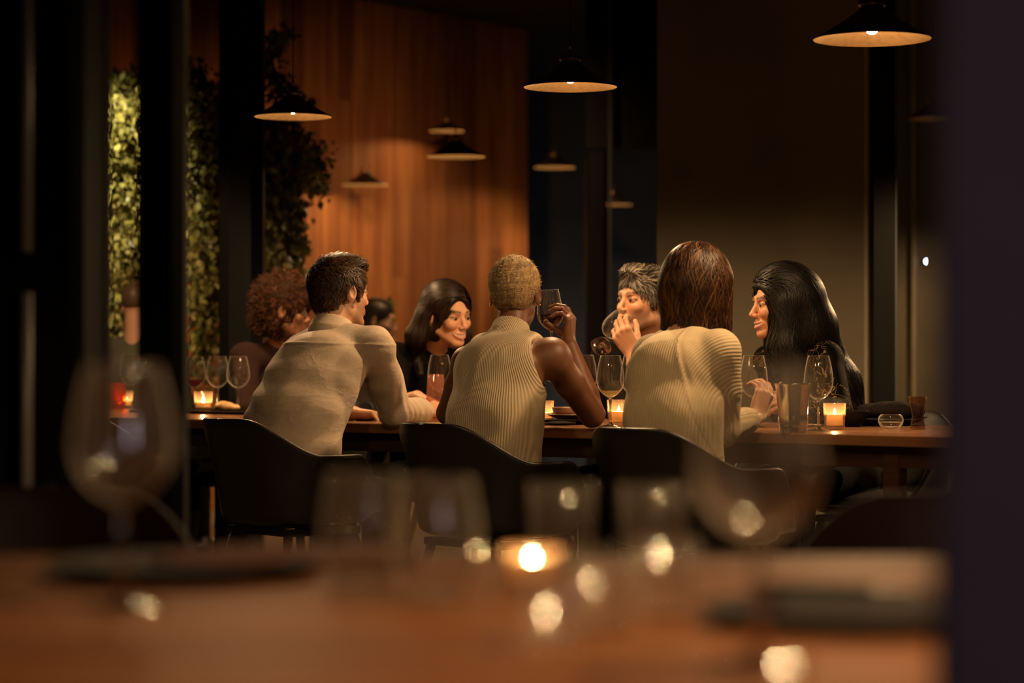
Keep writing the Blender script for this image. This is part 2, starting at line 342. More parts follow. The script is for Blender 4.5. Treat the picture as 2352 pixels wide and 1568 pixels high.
# ---------------------------------------------------------------- implicit surfaces (sculpted bodies, clothes, hair)
def smin(a, b, k):
    if k <= 0: return np.minimum(a, b)
    h = np.clip(.5+.5*(b-a)/k, 0, 1); return b+(a-b)*h-k*h*(1-h)
class Sdf:
    def __init__(s): s.p = []; s.lo = np.full(3, 1e9); s.hi = np.full(3, -1e9); s.disp = None; s.dmax = 0.0
    def _bb(s, lo, hi): s.lo = np.minimum(s.lo, lo); s.hi = np.maximum(s.hi, hi)
    def cap(s, a, b, ra, rb=None, k=.02, op='u'):
        a = np.asarray(a, np.float32); b = np.asarray(b, np.float32); rb = ra if rb is None else rb
        if np.linalg.norm(b-a) < 1e-5: b = a+np.array([0, 0, 1e-4], np.float32)
        ba = b-a; bb = float(ba@ba)
        def f(p):
            q = p-a; h = np.clip((q@ba)/bb, 0, 1); q = q-h[:, None]*ba
            return np.sqrt((q*q).sum(1))-(ra+(rb-ra)*h)
        s.p.append((op, f, k))
        if op == 'u':
            r = max(ra, rb); s._bb(np.minimum(a, b)-r, np.maximum(a, b)+r)
        return s
    def chain(s, pts, rs, k=.02, op='u'):
        for i in range(len(pts)-1): s.cap(pts[i], pts[i+1], rs[i], rs[i+1], k if i == 0 else max(k*.5, .004), op)
        return s
    def ell(s, c, r, R=None, k=.02, op='u'):
        c = np.asarray(c, np.float32); r = np.asarray(r, np.float32)*np.ones(3, np.float32); R = np.eye(3, dtype=np.float32) if R is None else np.asarray(R, np.float32)
        def f(p):
            q = ((p-c)@R)/r; k0 = np.sqrt((q*q).sum(1)); q = q/r; k1 = np.sqrt((q*q).sum(1))+1e-6
            return k0*(k0-1)/k1
        s.p.append((op, f, k))
        if op == 'u': s._bb(c-r.max(), c+r.max())
        return s
    def ecap(s, a, b, ra, rb, u, wa, wb, k=.02, op='u'):
        """tapered limb of elliptical section: radius r across, r*w along u"""
        a = np.asarray(a, np.float32); b = np.asarray(b, np.float32); u = np.asarray(nrm(u), np.float32); ba = b-a; bb = float(ba@ba)+1e-9
        def f(p):
            q = p-a; h = np.clip((q@ba)/bb, 0, 1); q = q-h[:, None]*ba; lu = q@u; w = wa+(wb-wa)*h
            q = q+(lu/w-lu)[:, None]*u
            return np.sqrt((q*q).sum(1))-(ra+(rb-ra)*h)
        s.p.append((op, f, k))
        if op == 'u':
            r = max(ra*max(wa, 1), rb*max(wb, 1)); s._bb(np.minimum(a, b)-r, np.maximum(a, b)+r)
        return s
    def loft(s, secs, u, k=.03):
        """secs: (centre, half depth, half width)"""
        for i in range(len(secs)-1):
            (a, ra, wa), (b, rb, wb) = secs[i], secs[i+1]; s.ecap(a, b, ra, rb, u, wa/ra, wb/rb, k)
        return s
    def plane(s, c, n, op='s', k=.004):
        """cuts away everything on the side of c that n points to"""
        c = np.asarray(c, np.float32); n = np.asarray(nrm(n), np.float32)
        s.p.append(('c', lambda p: (p-c)@n, k)); return s
    def other(s, o, off=0.0, op='s', k=.004):
        s.p.append((op, lambda p: o.eval(p)-off, k)); return s
    def eval(s, p, blk=None, rad=0.0):
        d = np.full(len(p) if blk is None else p.shape[:2], 1.0, np.float32)
        for op, f, k in s.p:
            if blk is None:
                v = f(p)
                if op == 'u': d = smin(d, v, k)
                elif op == 's': d = -smin(-d, v, k)
                else: d = -smin(-d, -v, k)
            else:
                vc = f(blk)
                if op == 'u': m = vc < rad*2.2+k+s.dmax
                else: m = np.ones(len(blk), bool) if op == 'c' else vc < rad*2.2+k+s.dmax
                if op == 'c': m = vc > -(rad*1.1+k)
                if not m.any(): continue
                q = p[m]; v = f(q.reshape(-1, 3)).reshape(q.shape[:2]); dm = d[m]
                if op == 'u': dm = smin(dm, v, k)
                elif op == 's': dm = -smin(-dm, v, k)
                else: dm = -smin(-dm, -v, k)
                d[m] = dm
        if s.disp is not None:
            if blk is None: d = d+s.disp(p)
            else: d = d+s.disp(p.reshape(-1, 3)).reshape(d.shape)
        return d
    def grad(s, p, e=.002):
        g = np.stack([s.eval(p+np.eye(3, dtype=np.float32)[i]*e)-s.eval(p-np.eye(3, dtype=np.float32)[i]*e) for i in range(3)], 1)
        return g/(np.linalg.norm(g, axis=1, keepdims=True)+1e-9)
    def mesh(s, h=.004):
        B = 8; pad = .02+s.dmax; lo = s.lo-pad; hi = s.hi+pad; bs = B*h
        nb = np.ceil((hi-lo)/bs).astype(int)
        ii = np.stack(np.meshgrid(*[np.arange(n) for n in nb], indexing='ij'), -1).reshape(-1, 3)
        org = (lo+ii*bs).astype(np.float32); cen = org+bs/2
        d0 = s.disp; s.disp = None; dc = s.eval(cen); s.disp = d0
        rad = bs*.87
        act = np.abs(dc) < rad*1.25+s.dmax+.003
        org = org[act]; cen = cen[act]; ii = ii[act]
        g = np.stack(np.meshgrid(*[np.arange(B+1)]*3, indexing='ij'), -1).reshape(-1, 3)
        offs = (g*h).astype(np.float32)
        nB = len(org); D = np.empty((nB, (B+1)**3), np.float32)
        for c0 in range(0, nB, 3000):
            sl = slice(c0, c0+3000); pts = org[sl][:, None]+offs[None]
            D[sl] = s.eval(pts, blk=cen[sl], rad=rad)
        D = D.reshape(nB, B+1, B+1, B+1)
        ins = D < 0
        corners = [(x, y, z) for x in (0, 1) for y in (0, 1) for z in (0, 1)]
        cnt = sum(ins[:, x:x+B, y:y+B, z:z+B].astype(np.int8) for x, y, z in corners)
        cell = (cnt > 0) & (cnt < 8)
        bi, cx, cy_, cz = np.nonzero(cell)
        acc = np.zeros((len(bi), 3), np.float32); num = np.zeros(len(bi), np.float32)
        for ax in range(3):
            for o1 in (0, 1):
                for o2 in (0, 1):
                    a = [0, 0, 0]; oth = [i for i in range(3) if i != ax]; a[oth[0]] = o1; a[oth[1]] = o2; b = list(a); b[ax] = 1
                    da = D[bi, cx+a[0], cy_+a[1], cz+a[2]]; db = D[bi, cx+b[0], cy_+b[1], cz+b[2]]
                    m = (da < 0) != (db < 0); t = np.where(m, da/np.where(m, da-db, 1), 0)
                    pt = np.tile(np.array(a, np.float32), (len(bi), 1)); pt[:, ax] += t
                    acc += pt*m[:, None]; num += m
        cc = np.stack([cx, cy_, cz], 1)
        V = org[bi]+(cc+acc/num[:, None])*h
        N = nb*B+2
        gk = lambda g3: (g3[:, 0].astype(np.int64)*N[1]+g3[:, 1])*N[2]+g3[:, 2]
        key = gk(ii[bi]*B+cc); order = np.argsort(key); ks = key[order]
        def look(g3):
            k = gk(g3); j = np.searchsorted(ks, k); j = np.minimum(j, len(ks)-1); ok = ks[j] == k
            return order[j], ok
        Fs = []
        for ax in range(3):
            oth = [(1, 2), (2, 0), (0, 1)][ax]
            sl0 = [slice(0, B)]*3; sl1 = list(sl0); sl1[ax] = slice(1, B+1)
            a = ins[(slice(None), *sl0)]; b = ins[(slice(None), *sl1)]
            e = a != b; q = np.nonzero(e); base = ii[q[0]]*B+np.stack(q[1:], 1); flip = a[q]
            idx = []; okk = np.ones(len(base), bool)
            for du, dv in ((0, 0), (-1, 0), (-1, -1), (0, -1)):
                g3 = base.copy(); g3[:, oth[0]] += du; g3[:, oth[1]] += dv
                j, ok = look(g3); idx.append(j); okk &= ok
            Q = np.stack(idx, 1); Q[~flip] = Q[~flip][:, ::-1]; Fs.append(Q[okk])
        return V, np.concatenate(Fs)[:, ::1]
def colattr(me, C, name='Col'):
    at = me.color_attributes.new(name, 'FLOAT_COLOR', 'POINT')
    C = np.asarray(C, np.float32)
    if C.shape[1] == 3: C = np.hstack([C, np.ones((len(C), 1), np.float32)])
    at.data.foreach_set('color', C.ravel())
def fattr(me, A, name):
    at = me.attributes.new(name, 'FLOAT', 'POINT'); at.data.foreach_set('value', np.asarray(A, np.float32).ravel())
def frame(fwd, up=(0, 0, 1), roll=0.0):
    f = nrm(fwd); r = nrm(np.cross(f, up)); u = np.cross(r, f)
    if roll: c, s_ = math.cos(roll), math.sin(roll); r, u = r*c+u*s_, u*c-r*s_
    return np.stack([r, f, u], 1)        # columns: subject's right, forward, up
def wav(p, seed, sc_):
    """cheap smooth noise from sines"""
    rs = np.random.RandomState(seed); o = np.zeros(len(p), np.float32)
    for i in range(5):
        d = rs.normal(size=3); d /= np.linalg.norm(d); o += np.sin((p@d.astype(np.float32))*sc_*(1+.5*i)+rs.rand()*6.3)/(1+.4*i)
    return o/3.0
# ---------------------------------------------------------------- people: parts of figures
def head_sdf(S, H, R, s=1.0, male=False, smile=0.0, neck=None, neck_r=.055, open_mouth=0.0, jaw=0.0):
    """adds a head to S; H centre between the ears, R = frame(fwd)"""
    W = lambda x, y, z: H+R@(np.array([x, y, z])*s)
    E = lambda c, r, k, op='u', Rr=None: S.ell(W(*c), np.array(r)*s, R if Rr is None else R@Rr, k*s, op)
    C = lambda a, b, ra, rb, k, op='u': S.cap(W(*a), W(*b), ra*s, rb*s, k*s, op)
    w = 1.06 if male else 1.0
    E((0, -.014, .030), (.074*w, .094, .084), .01)
    E((0, .030, -.040), ((.057 if male else .054)*w, .060, .070), .035)
    for sx in (-1, 1):
        C((sx*.050*w, .004, -.062-.006*male), (sx*.016, .070, -.098-.004*male), .013+.003*male, .013, .020)
        E((sx*.036, .064, -.026+.006*smile), (.021, .019, .017+.004*smile), .018)
    E((0, .074, -.101-.004*male), (.020+.004*male, .016, .015), .018)
    C((-.030, .080, .020), (.030, .080, .020), .011, .011, .014)
    for sx in (-1, 1):
        E((sx*.032, .100, .000), (.019, .020, .012), .010, 's')
        E((sx*.032, .0735, -.001), (.0165, .0155, .0130), .004)
        E((sx*.032, .0925, -.0030), (.0130, .011, .0034-.0012*smile), .0015, 's')
    C((0, .084, .010), (0, .106, -.029), .0068, .0092, .009)
    E((0, .107, -.033), (.0105, .0105, .0095), .005)
    for sx in (-1, 1): E((sx*.0115, .098, -.0375), (.0078, .010, .0072), .005)
    E((0, .080, -.066), (.026, .017, .020), .014)
    wd = .023+.007*smile; up = .010*smile
    cv = lambda t, dz, dy=0.0: (wd*t, .0965-.0165*t*t+dy, -.0665+up*t*t-.002*smile+dz)
    T5 = (-1, -.55, 0, .55, 1)
    for i in range(4):
        t0, t1 = T5[i], T5[i+1]; w0, w1 = 1-.55*t0*t0, 1-.55*t1*t1
        C(cv(t0, .0045*w0), cv(t1, .0045*w1), .0040*(w0+.25), .0040*(w1+.25), .003)
        C(cv(t0, -.0065*w0-.005*open_mouth*w0, -.001), cv(t1, -.0065*w1-.005*open_mouth*w1, -.001), .0052*(w0+.1), .0052*(w1+.1), .003)
    if open_mouth:
        for i in range(4):
            t0, t1 = T5[i], T5[i+1]; w0, w1 = 1-.6*t0*t0, 1-.6*t1*t1
            C(cv(t0*.93, -.0012-.0015*open_mouth), cv(t1*.93, -.0012-.0015*open_mouth), (.0016+.0046*open_mouth)*w0, (.0016+.0046*open_mouth)*w1, .0015, 's')
    else:
        for i in range(4): C(cv(T5[i], -.001, .003), cv(T5[i+1], -.001, .003), .0013, .0013, .0015, 's')
    if smile:
        for sx in (-1, 1):
            E((sx*.038, .066, -.030), (.018, .017, .014), .018)
            C((sx*.020, .093, -.042), (sx*.037, .075, -.060), .0012, .0012, .008, 's')
    for sx in (-1, 1):
        Re = frame((sx*.35, 1, 0)).astype(float)
        E((sx*.0785*w, -.010, -.010), (.0075, .0185, .031), .006, 'u', frame((sx*.30, .95, -.05)))
        E((sx*.0860*w, -.006, -.006), (.0060, .0105, .018), .004, 's', frame((sx*.30, .95, -.05)))
    if neck is not None:
        S.cap(W(0, -.028, -.055), neck, neck_r*s, neck_r*1.08, .025*s)
        S.cap(W(0, .005, -.070), neck+R@np.array([0, .01, 0]), neck_r*.62*s, neck_r*.9, .014*s)
    return W
def face_colors(V, H, R, s, base, lip=None, brow=None, stubble=None, blush=.10):
    q = (V-H)@R/s; C = np.tile(np.array(base, np.float32), (len(V), 1))
    def blend(mask, c):
        nonlocal C
        m = np.clip(mask, 0, 1)[:, None]; C = C*(1-m)+np.array(c, np.float32)*m
    x, y, z = q[:, 0], q[:, 1], q[:, 2]; near = (np.abs(x) < .1) & (np.abs(z) < .14) & (np.abs(y) < .13)
    if stubble is not None:
        m = np.clip((-.035-z)/.02, 0, 1)*np.clip((y-.0)/.03, 0, 1)*near; m *= (z > -.135)
        blend(m*.55, stubble)
        mm = np.clip(1-np.abs(z+.053)/.008, 0, 1)*np.clip(1-(np.abs(x)-.02)/.006, 0, 1)*(y > .07); blend(mm*.6, stubble)
    if brow is not None:
        zz = z-(.0235+.004*np.cos(np.clip(np.abs(x)-.034, -.03, .03)*60)-.003)
        m = np.clip(1.3-np.abs(zz)/.0052, 0, 1)*(np.abs(x) > .012)*(np.abs(x) < .050)*(y > .045); blend(m*.9, brow)
        ax = np.abs(np.abs(x)-.032); m = np.clip(1.4-np.abs(z-(.006-ax*ax*22))/.0028, 0, 1)*(ax < .017)*(y > .06); blend(m*.85, (.02, .012, .010))
    if lip is not None:
        m = np.clip(1.5-np.abs(z+.068)/.011, 0, 1)*np.clip(1.5-np.abs(x)/.020, 0, 1)*(y > .086); blend(m*.8, lip)
    if blush:
        m = blush*np.exp(-((np.abs(x)-.04)**2+(z+.03)**2)/.0004)*(y > .04); blend(m, (.62, .25, .16))
    return C
def uvs(c, r, R=None, nu=24, nv=16):
    V = []; Fc = []; R = np.eye(3) if R is None else R; r = np.ones(3)*r
    for j in range(nv+1):
        t = math.pi*j/nv
        for i in range(nu):
            a = 2*math.pi*i/nu; V.append(np.array(c)+R@(np.array([math.sin(t)*math.cos(a), math.sin(t)*math.sin(a), math.cos(t)])*r))
    for j in range(nv):
        for i in range(nu): Fc.append((j*nu+i, j*nu+(i+1) % nu, (j+1)*nu+(i+1) % nu, (j+1)*nu+i))
    return np.array(V), Fc
def eyes(root, W, R, s, look=(0, 1, 0), iris=(.06, .03, .015)):
    for sx in (-1, 1):
        c = W(sx*.032, .0770, -.0015); V, Fc = uvs(c, .0122*s, nu=20, nv=14)
        d = nrm(R@nrm(np.array(look)+np.array([0, 0, 0]))); a = ((V-c)@d)/(.0122*s)
        C = np.tile(np.array([.42, .36, .30], np.float32), (len(V), 1)); C[a > .74] = iris; C[a > .90] = (.004, .003, .003)
        me = mesh('eye', V, Fc); colattr(me, C); link('eye', me, M['eye'], root, world=True)
def teeth(root, W, R, s, smile=1.0):
    wd = .023+.007*smile; up = .010*smile; pts = [W(wd*t*.9, .0920-.0165*t*t, -.0690+up*t*t-.002*smile) for t in np.linspace(-1, 1, 11)]
    MB().tube(pts, [.003]+[.0052*s]*9+[.003], 8).build('teeth', M['teeth'], root, smooth=True, world=True)
def hand_sdf(S, wrist, fwd, palm_n, side, s=1.0, curls=(.5, .5, .5, .5), thumb=(0.5, .6), spread=.12, fk=.003, thumb_dir=None, tw=.0):
    """wrist, direction to the knuckles, palm normal (palm faces this way), side=+1 when the thumb is on f x n.
    curls: how much each finger (index..little) bends towards the palm, radians per joint"""
    f = nrm(fwd); n = nrm(np.array(palm_n)-f*np.dot(palm_n, f)); t = np.cross(f, n)*side   # t: towards the thumb
    kn = []
    for i in range(4):
        o = (1.5-i)*.0205*s; L = (.088, .092, .087, .078)[i]*s
        k = wrist+f*L+t*o-n*.004*s; kn.append(k)
        S.cap(wrist+f*.012*s+t*o*.55, k, .0145*s, .0115*s, .014*s)
    S.ell(wrist+f*.048*s+n*.004*s, np.array([.034, .042, .015])*s, np.stack([t, f, n], 1), .015*s)
    tips = []
    for i in range(4):
        Ls = [(.040, .025, .021), (.045, .029, .022), (.041, .027, .021), (.032, .020, .019)][i]
        r = (.0088, .0090, .0085, .0075)[i]*s; a = 0.0; p = kn[i]; c = curls[i] if hasattr(curls[i], '__len__') else (curls[i],)*3
        sp = (1.5-i)*spread; d0 = nrm(f+t*sp)
        for j in range(3):
            a += c[j]; d = nrm(d0*math.cos(a)+n*math.sin(a)); q = p+d*Ls[j]*s
            S.cap(p, q, r*(1.04-.07*j), r*(.98-.08*j), fk*s if j else .008*s); p = q
        tips.append(p)
    b = wrist+f*.022*s+t*.024*s+n*.006*s
    td = nrm(f*.72+t*.62+n*.30) if thumb_dir is None else nrm(thumb_dir)
    m1 = b+td*.042*s
    d2 = nrm(td*math.cos(thumb[0])+(n*.55+f*.75-t*.35)*math.sin(thumb[0])); m2 = m1+d2*.032*s
    d3 = nrm(d2*math.cos(thumb[1])+(n*.55+f*.5-t*.5)*math.sin(thumb[1])); m3 = m2+d3*.026*s
    S.cap(b-f*.008*s, m1, .0155*s, .0120*s, .016*s); S.cap(m1, m2, .0112*s, .0100*s, .004*s); S.cap(m2, m3, .0100*s, .0082*s, .003*s)
    return kn, tips, m3
def arm_sdf(S, sh, el, wr, r=(.050, .040, .030), k=.02, musc=1.0):
    u = nrm(np.cross(el-sh, wr-el)+1e-6)
    S.chain([sh, sh+(el-sh)*.45, el], [r[0], r[0]*.95*musc, r[1]], k)
    fm = el+(wr-el)*.28
    S.chain([el, fm, wr], [r[1], r[1]*1.06*musc, r[2]*.86], .012)
def legs(root, hips, fwd, mat, h=.012, knee_h=.50, spread=.09, feet=True, r=.078, reach=.42):
    f = nrm([fwd[0], fwd[1], 0]); rt = np.cross(f, [0, 0, 1]); S = Sdf(); hips = np.array(hips); hips[2] = min(hips[2]-.05, .57)
    S.ecap(hips-rt*.06, hips+rt*.06, .115, .115, rt, 1.25, 1.25, .03)
    fs = []
    for sx in (-1, 1):
        a = hips+rt*sx*spread; kn = a+f*reach+rt*sx*.03; kn[2] = knee_h; an = kn+f*(.03)+np.array([0, 0, -(knee_h-.09)])
        S.chain([a, kn], [r*1.05, r*.78], .04); S.chain([kn, kn*.5+an*.5-f*.012, an], [r*.78, r*.72, r*.56], .02); fs.append(an)
    link('trousers', mesh('trousers', *S.mesh(h)), mat, root, world=True)
    for an in fs:
        T = Sdf(); b = an.copy(); b[2] = .04
        T.ell(b+f*.05, (.044, .135, .040), frame(f), .01).cap(an+np.array([0, 0, .02]), b, .042, .045, .03).plane(b*[1, 1, 0], (0, 0, -1), k=.003)
        link('shoe', mesh('shoe', *T.mesh(.008)), M['shoe'], root, world=True)
# ---- hair
def ribbons(paths, width, nrmls, name, mat, root, cols, taper=.35, tube=False):
    """paths (N,K,3); flat strands lying on their normals"""
    N, K, _ = paths.shape
    T = np.gradient(paths, axis=1); T /= np.linalg.norm(T, axis=2, keepdims=True)+1e-9
    B = np.cross(T, nrmls); B /= np.linalg.norm(B, axis=2, keepdims=True)+1e-9
    w = np.linspace(1, taper, K)[None, :, None]*np.asarray(width).reshape(-1, 1, 1)*.5
    Nn = nrmls/(np.linalg.norm(nrmls, axis=2, keepdims=True)+1e-9)
    V = np.stack([paths-B*w, paths+Nn*w*.55, paths+B*w], 2)       # arched section of three points
    V = V.reshape(-1, 3)
    i = np.arange(N)[:, None]*K*3+np.arange(K-1)[None]*3; i = i.ravel()
    Fc = np.concatenate([np.stack([i, i+1, i+4, i+3], 1), np.stack([i+1, i+2, i+5, i+4], 1)])
    me = mesh(name, V, Fc); C = np.repeat(cols, K*3, axis=0); colattr(me, C)
    o = link(name, me, mat, root, world=True); return o
def flow_hair(root, S, roots, steps, step, dirfn, off, width, cols, seed=0, wave=0.0, wfreq=30, lift=.0, name='hair_strands', mat=None, taper=.35, noise=.0, zfree=None, drop=None, liftk=0.0):
    """strands that run over the surface of S following dirfn(p)"""
    rs = np.random.RandomState(seed); N = len(roots); p = roots.astype(np.float32).copy()
    o0 = off+lift*rs.rand(N).astype(np.float32); lk = liftk*rs.rand(N).astype(np.float32); ph = wav(p, seed+9, 32)*3.2+rs.rand(N)*.9
    pa = []; na = []; prev = None
    for k in range(steps):
        g = S.grad(p); d = S.eval(p); o = o0+lk*k/steps; m = np.ones(N) if zfree is None else (p[:, 2] > zfree(p))*1.0; p = p-g*((d-o)*m)[:, None]
        if k == 0:
            g = S.grad(p)
        pa.append(p.copy()); na.append(g.copy())
        v = dirfn(p, k)+rs.normal(size=p.shape)*noise
        v = v-(v*g).sum(1, keepdims=True)*g*m[:, None]; v /= np.linalg.norm(v, axis=1, keepdims=True)+1e-9
        if prev is not None: v = v*.55+prev*.45; v /= np.linalg.norm(v, axis=1, keepdims=True)+1e-9
        prev = v
        sd = np.cross(v, g)
        vv = v+sd*(wave*np.sin(ph+k*step*wfreq+wav(p, seed+3, 14)*2.0))[:, None]
        p = (p+vv*step).astype(np.float32)
    pa = np.stack(pa, 1); na = np.stack(na, 1)
    if drop is not None: kp = ~drop(pa); pa = pa[kp]; na = na[kp]; cols = cols[kp]
    return ribbons(pa, width, na, name, mat or M['hair'], root, cols, taper)
def strand_cols(n, c1, c2, seed, p=1.0):
    rs = np.random.RandomState(seed); t = rs.rand(n, 1)**p; return (np.array(c1)*(1-t)+np.array(c2)*t).astype(np.float32)
def scalp_roots(n, W, R, seed, zmin=-.02, face=.045, rad=(.078, .098, .088), c=(0, -.014, .030), front_z=.055):
    """random points on the hair-bearing skull"""
    rs = np.random.RandomState(seed); o = []
    while len(o) < n:
        v = rs.normal(size=3); v /= np.linalg.norm(v); q = v*np.array(rad)+np.array(c)
        if q[2] < zmin and q[1] > -.02: continue
        if q[2] < zmin-.045: continue
        if q[1] > face and q[2] < front_z: continue
        if q[1] > face-.02 and q[2] < front_z-.035: continue
        o.append(W(*q))
    return np.array(o, np.float32)
def tufts(root, pts, dirs, nr, length, K, width, cols, curl, seed, name='hair', mat=None, droop=.0, bend=.5, taper=.25):
    """short free strands: start along dirs, bend over"""
    rs = np.random.RandomState(seed); N = len(pts); L = length*(.6+.6*rs.rand(N)); ph = rs.rand(N)*6.3
    side = np.cross(dirs, nr); side /= np.linalg.norm(side, axis=1, keepdims=True)+1e-9
    p = pts.copy(); d = dirs.copy(); pa = []
    for k in range(K):
        pa.append(p.copy()); a = ph+k*curl
        d = d+(side*np.sin(a)[:, None]+nr*np.cos(a)[:, None]*.8)*bend/K*1.6+np.array([0, 0, -droop/K])
        d /= np.linalg.norm(d, axis=1, keepdims=True); p = p+d*(L/K)[:, None]
    pa = np.stack(pa, 1); nn = np.repeat(nr[:, None], K, 1)+rs.normal(size=(N, 1, 3))*.5
    return ribbons(pa, width, nn, name, mat or M['hair'], root, cols, taper)
def hairvol(root, S, h, colr, name='hair', mat=None, nz=0.15, sc_=60, seed=1):
    V, Fc = S.mesh(h); me = mesh(name, V, Fc)
    C = np.array(colr)[None]*(1+nz*wav(V, seed, sc_))[:, None]; colattr(me, np.clip(C, 0, 1))
    return link(name, me, mat or M['hair'], root, world=True)
def skin_mesh(root, S, h, H, R, s, base, name='body', extra=None, **kw):
    V, Fc = S.mesh(h); me = mesh(name, V, Fc); C = face_colors(V, H, R, s, base, **kw)
    C = C*(1+.06*wav(V, 5, 40))[:, None]
    if extra: C = extra(V, C)
    colattr(me, np.clip(C, 0, 1)); return link(name, me, M['skin'], root, world=True)
def cloth_mesh(root, S, h, mat, name, rib=None, colr=None):
    V, Fc = S.mesh(h); me = mesh(name, V, Fc)
    if rib is not None: fattr(me, rib(V), 'rib')
    return link(name, me, mat, root, world=True)

def roots_on(V, c, n, seed, rad=.16, keep=None):
    rs = np.random.RandomState(seed); v = rs.normal(size=(n, 3)); v /= np.linalg.norm(v, axis=1, keepdims=True); p = (np.asarray(c)+v*rad).astype(np.float32)
    for _ in range(6): p = p-V.grad(p)*V.eval(p)[:, None]
    m = np.abs(V.eval(p)) < .002
    if keep is not None: m &= keep(p)
    return p[m]
def face_drop(Hc, R, x=.050, y=.060, z=.085):
    def f(pa):
        q = (pa-Hc)@R; return ((np.abs(q[..., 0]) < x) & (q[..., 1] > y) & (q[..., 2] < z) & (q[..., 2] > -.13)).any(1)
    return f
# ---------------------------------------------------------------- the room
def struct_box(name, lo, hi, mat, R=None, c=None, parent=None, bev=0.0):
    o = MB().box(lo, hi, R, c, bev).build(name, mat, parent)
    if parent is None: o['kind'] = 'structure'
    return o
H_ = 3.39
struct_box('floor', (-8, -1.5, -.1), (8, 21, 0), M['floor'])
struct_box('ceiling', (-8, -1.5, H_), (8, 21, H_+.1), M['ceiling'])
struct_box('wall_back', (-8, 20.0, 0), (8, 20.15, H_), M['slate'])
# wooden wall on the left, receding along TB, boards proud of a dark backing
WE = np.array([.115, 18.0, 0]); Rw = np.stack([TB, TT, [0, 0, 1.]], 1)
wl = struct_box('wall_left', (-7.2, -.14, 0), (.0, -.024, H_), M['black'], Rw, WE); wl['wl'] = [0, 0, 0]
random.seed(4); x = 0.0; k = 0
while x > -6.8:
    w = random.choice([.15, .17, .19, .21, .235]); cuts = [0.0]+sorted(random.uniform(.5, 2.9) for _ in range(random.choice([1, 1, 2])))+[H_-.002]
    cuts = [c for i, c in enumerate(cuts) if i == 0 or c-cuts[i-1] > .35 or i == len(cuts)-1]
    if cuts[-1]-cuts[-2] < .3: cuts.pop(-2)
    for a, b in zip(cuts[:-1], cuts[1:]):
        pr = random.uniform(0, .004)
        o = MB().box((-w/2+.0015, -.022, -(b-a)/2+.0015), (w/2-.0015, pr, (b-a)/2-.0015), Rw).build('plank', M['plank'], wl)
        o.location = tuple(WE+Rw@np.array([x-w/2, 0, (a+b)/2]))
    x -= w
# olive plaster panel on the right with its lit edge put in as a paler strip, pillars beside it
RE = np.array([1.504, 10.2, 0]); Rt = np.stack([TT, TB, [0, 0, 1.]], 1)
struct_box('wall_right', (-1.062, 0, 0), (-.018, .12, H_), M['plaster'], Rt, RE)
struct_box('trim_1', (-.016, -.012, 0), (.004, .12, H_), M['plaster_pale'], Rt, RE, bev=.004)
struct_box('pillar_right', (1.515, 10.12, 0), (1.60, 10.30, H_), M['black'])
struct_box('trim_3', (1.603, 10.12, 0), (1.612, 10.26, H_), M['slate'])
struct_box('wall_far_right', (2.10, 14.0, 0), (5.0, 14.12, H_), M['plaster'])
struct_box('trim_2', (2.305, 13.95, 0), (2.335, 13.995, H_), M['plaster_pale'], bev=.006)
struct_box('pillar_back', (.46, 15.0, 0), (.59, 15.15, 2.26), M['black_gloss'], bev=.02)
struct_box('trim_4', (.46, 15.02, 2.26), (1.1, 15.13, 3.389), M['black'])
# dusky wall end close to the camera on the right
struct_box('wall_near_right', (.283, 1.60, 0), (2.2, 1.63, H_), M['nearwall'], bev=.004)
# black steel columns on the left
def column(name, px0, px1, Y, d, mat=M['black_gloss'], bev=.02):
    a, b = (px0-CX)/FPX*Y, (px1-CX)/FPX*Y
    return struct_box(name, (a, Y, 0), (b, Y+d, H_-.001), mat, bev=bev)
column('pillar_1', 312, 420, 4.7, .10, M['black'])
column('pillar_2', 500, 601, 11.0, .20, M['black_gloss'], .05)
column('pillar_3', -160, 190, 4.2, .22, M['black'])
column('pillar_4', 186, 241, 4.45, .08, M['black'], .01)
column('trim_5', 1398, 1404, 14.9, .05, M['slate'], 0)
highlight_rod = thing('door_pull', 'tall satin steel pull rod on the wide black column', 'door handle', ontable(62, 4.12, 0))  # grey bars stand in for a highlight on the column
xr = (62-CX)/FPX*4.14
MB().tube([(xr, 4.14, .72), (xr, 4.14, 1.10)], .0085, 12).build('rod', M['steelrod'], highlight_rod, smooth=True, world=True)
MB().tube([(xr, 4.14, 1.17), (xr, 4.14, 1.62)], .0085, 12).build('rod', M['steelrod'], highlight_rod, smooth=True, world=True)
for zb_ in (.80, 1.05, 1.2, 1.5): MB().tube([(xr, 4.14, zb_), (xr, 4.205, zb_)], .006, 8).build('bracket', M['black_gloss'], highlight_rod, world=True)
# glowing dot standing in for a small blue reflection at the far right
bl = thing('wall_light', 'tiny round bluish light on the dark wall at the far right', 'light', P(2128, 600, 13.9))
MB().lathe([(.0, -.012), (.016, -.012), (.018, 0), (0, 0)], 16, P(2128, 600, 13.985), np.array([[1, 0, 0], [0, 0, 1], [0, -1, 0.]])).build('housing', M['black'], bl, world=True)
V, Fc = uvs(P(2128, 600, 13.97), (.010, .006, .012)); link('lens', mesh('lens', V, Fc), emis('blue_led', (.45, .65, 1.0), 26.0), bl, world=True)

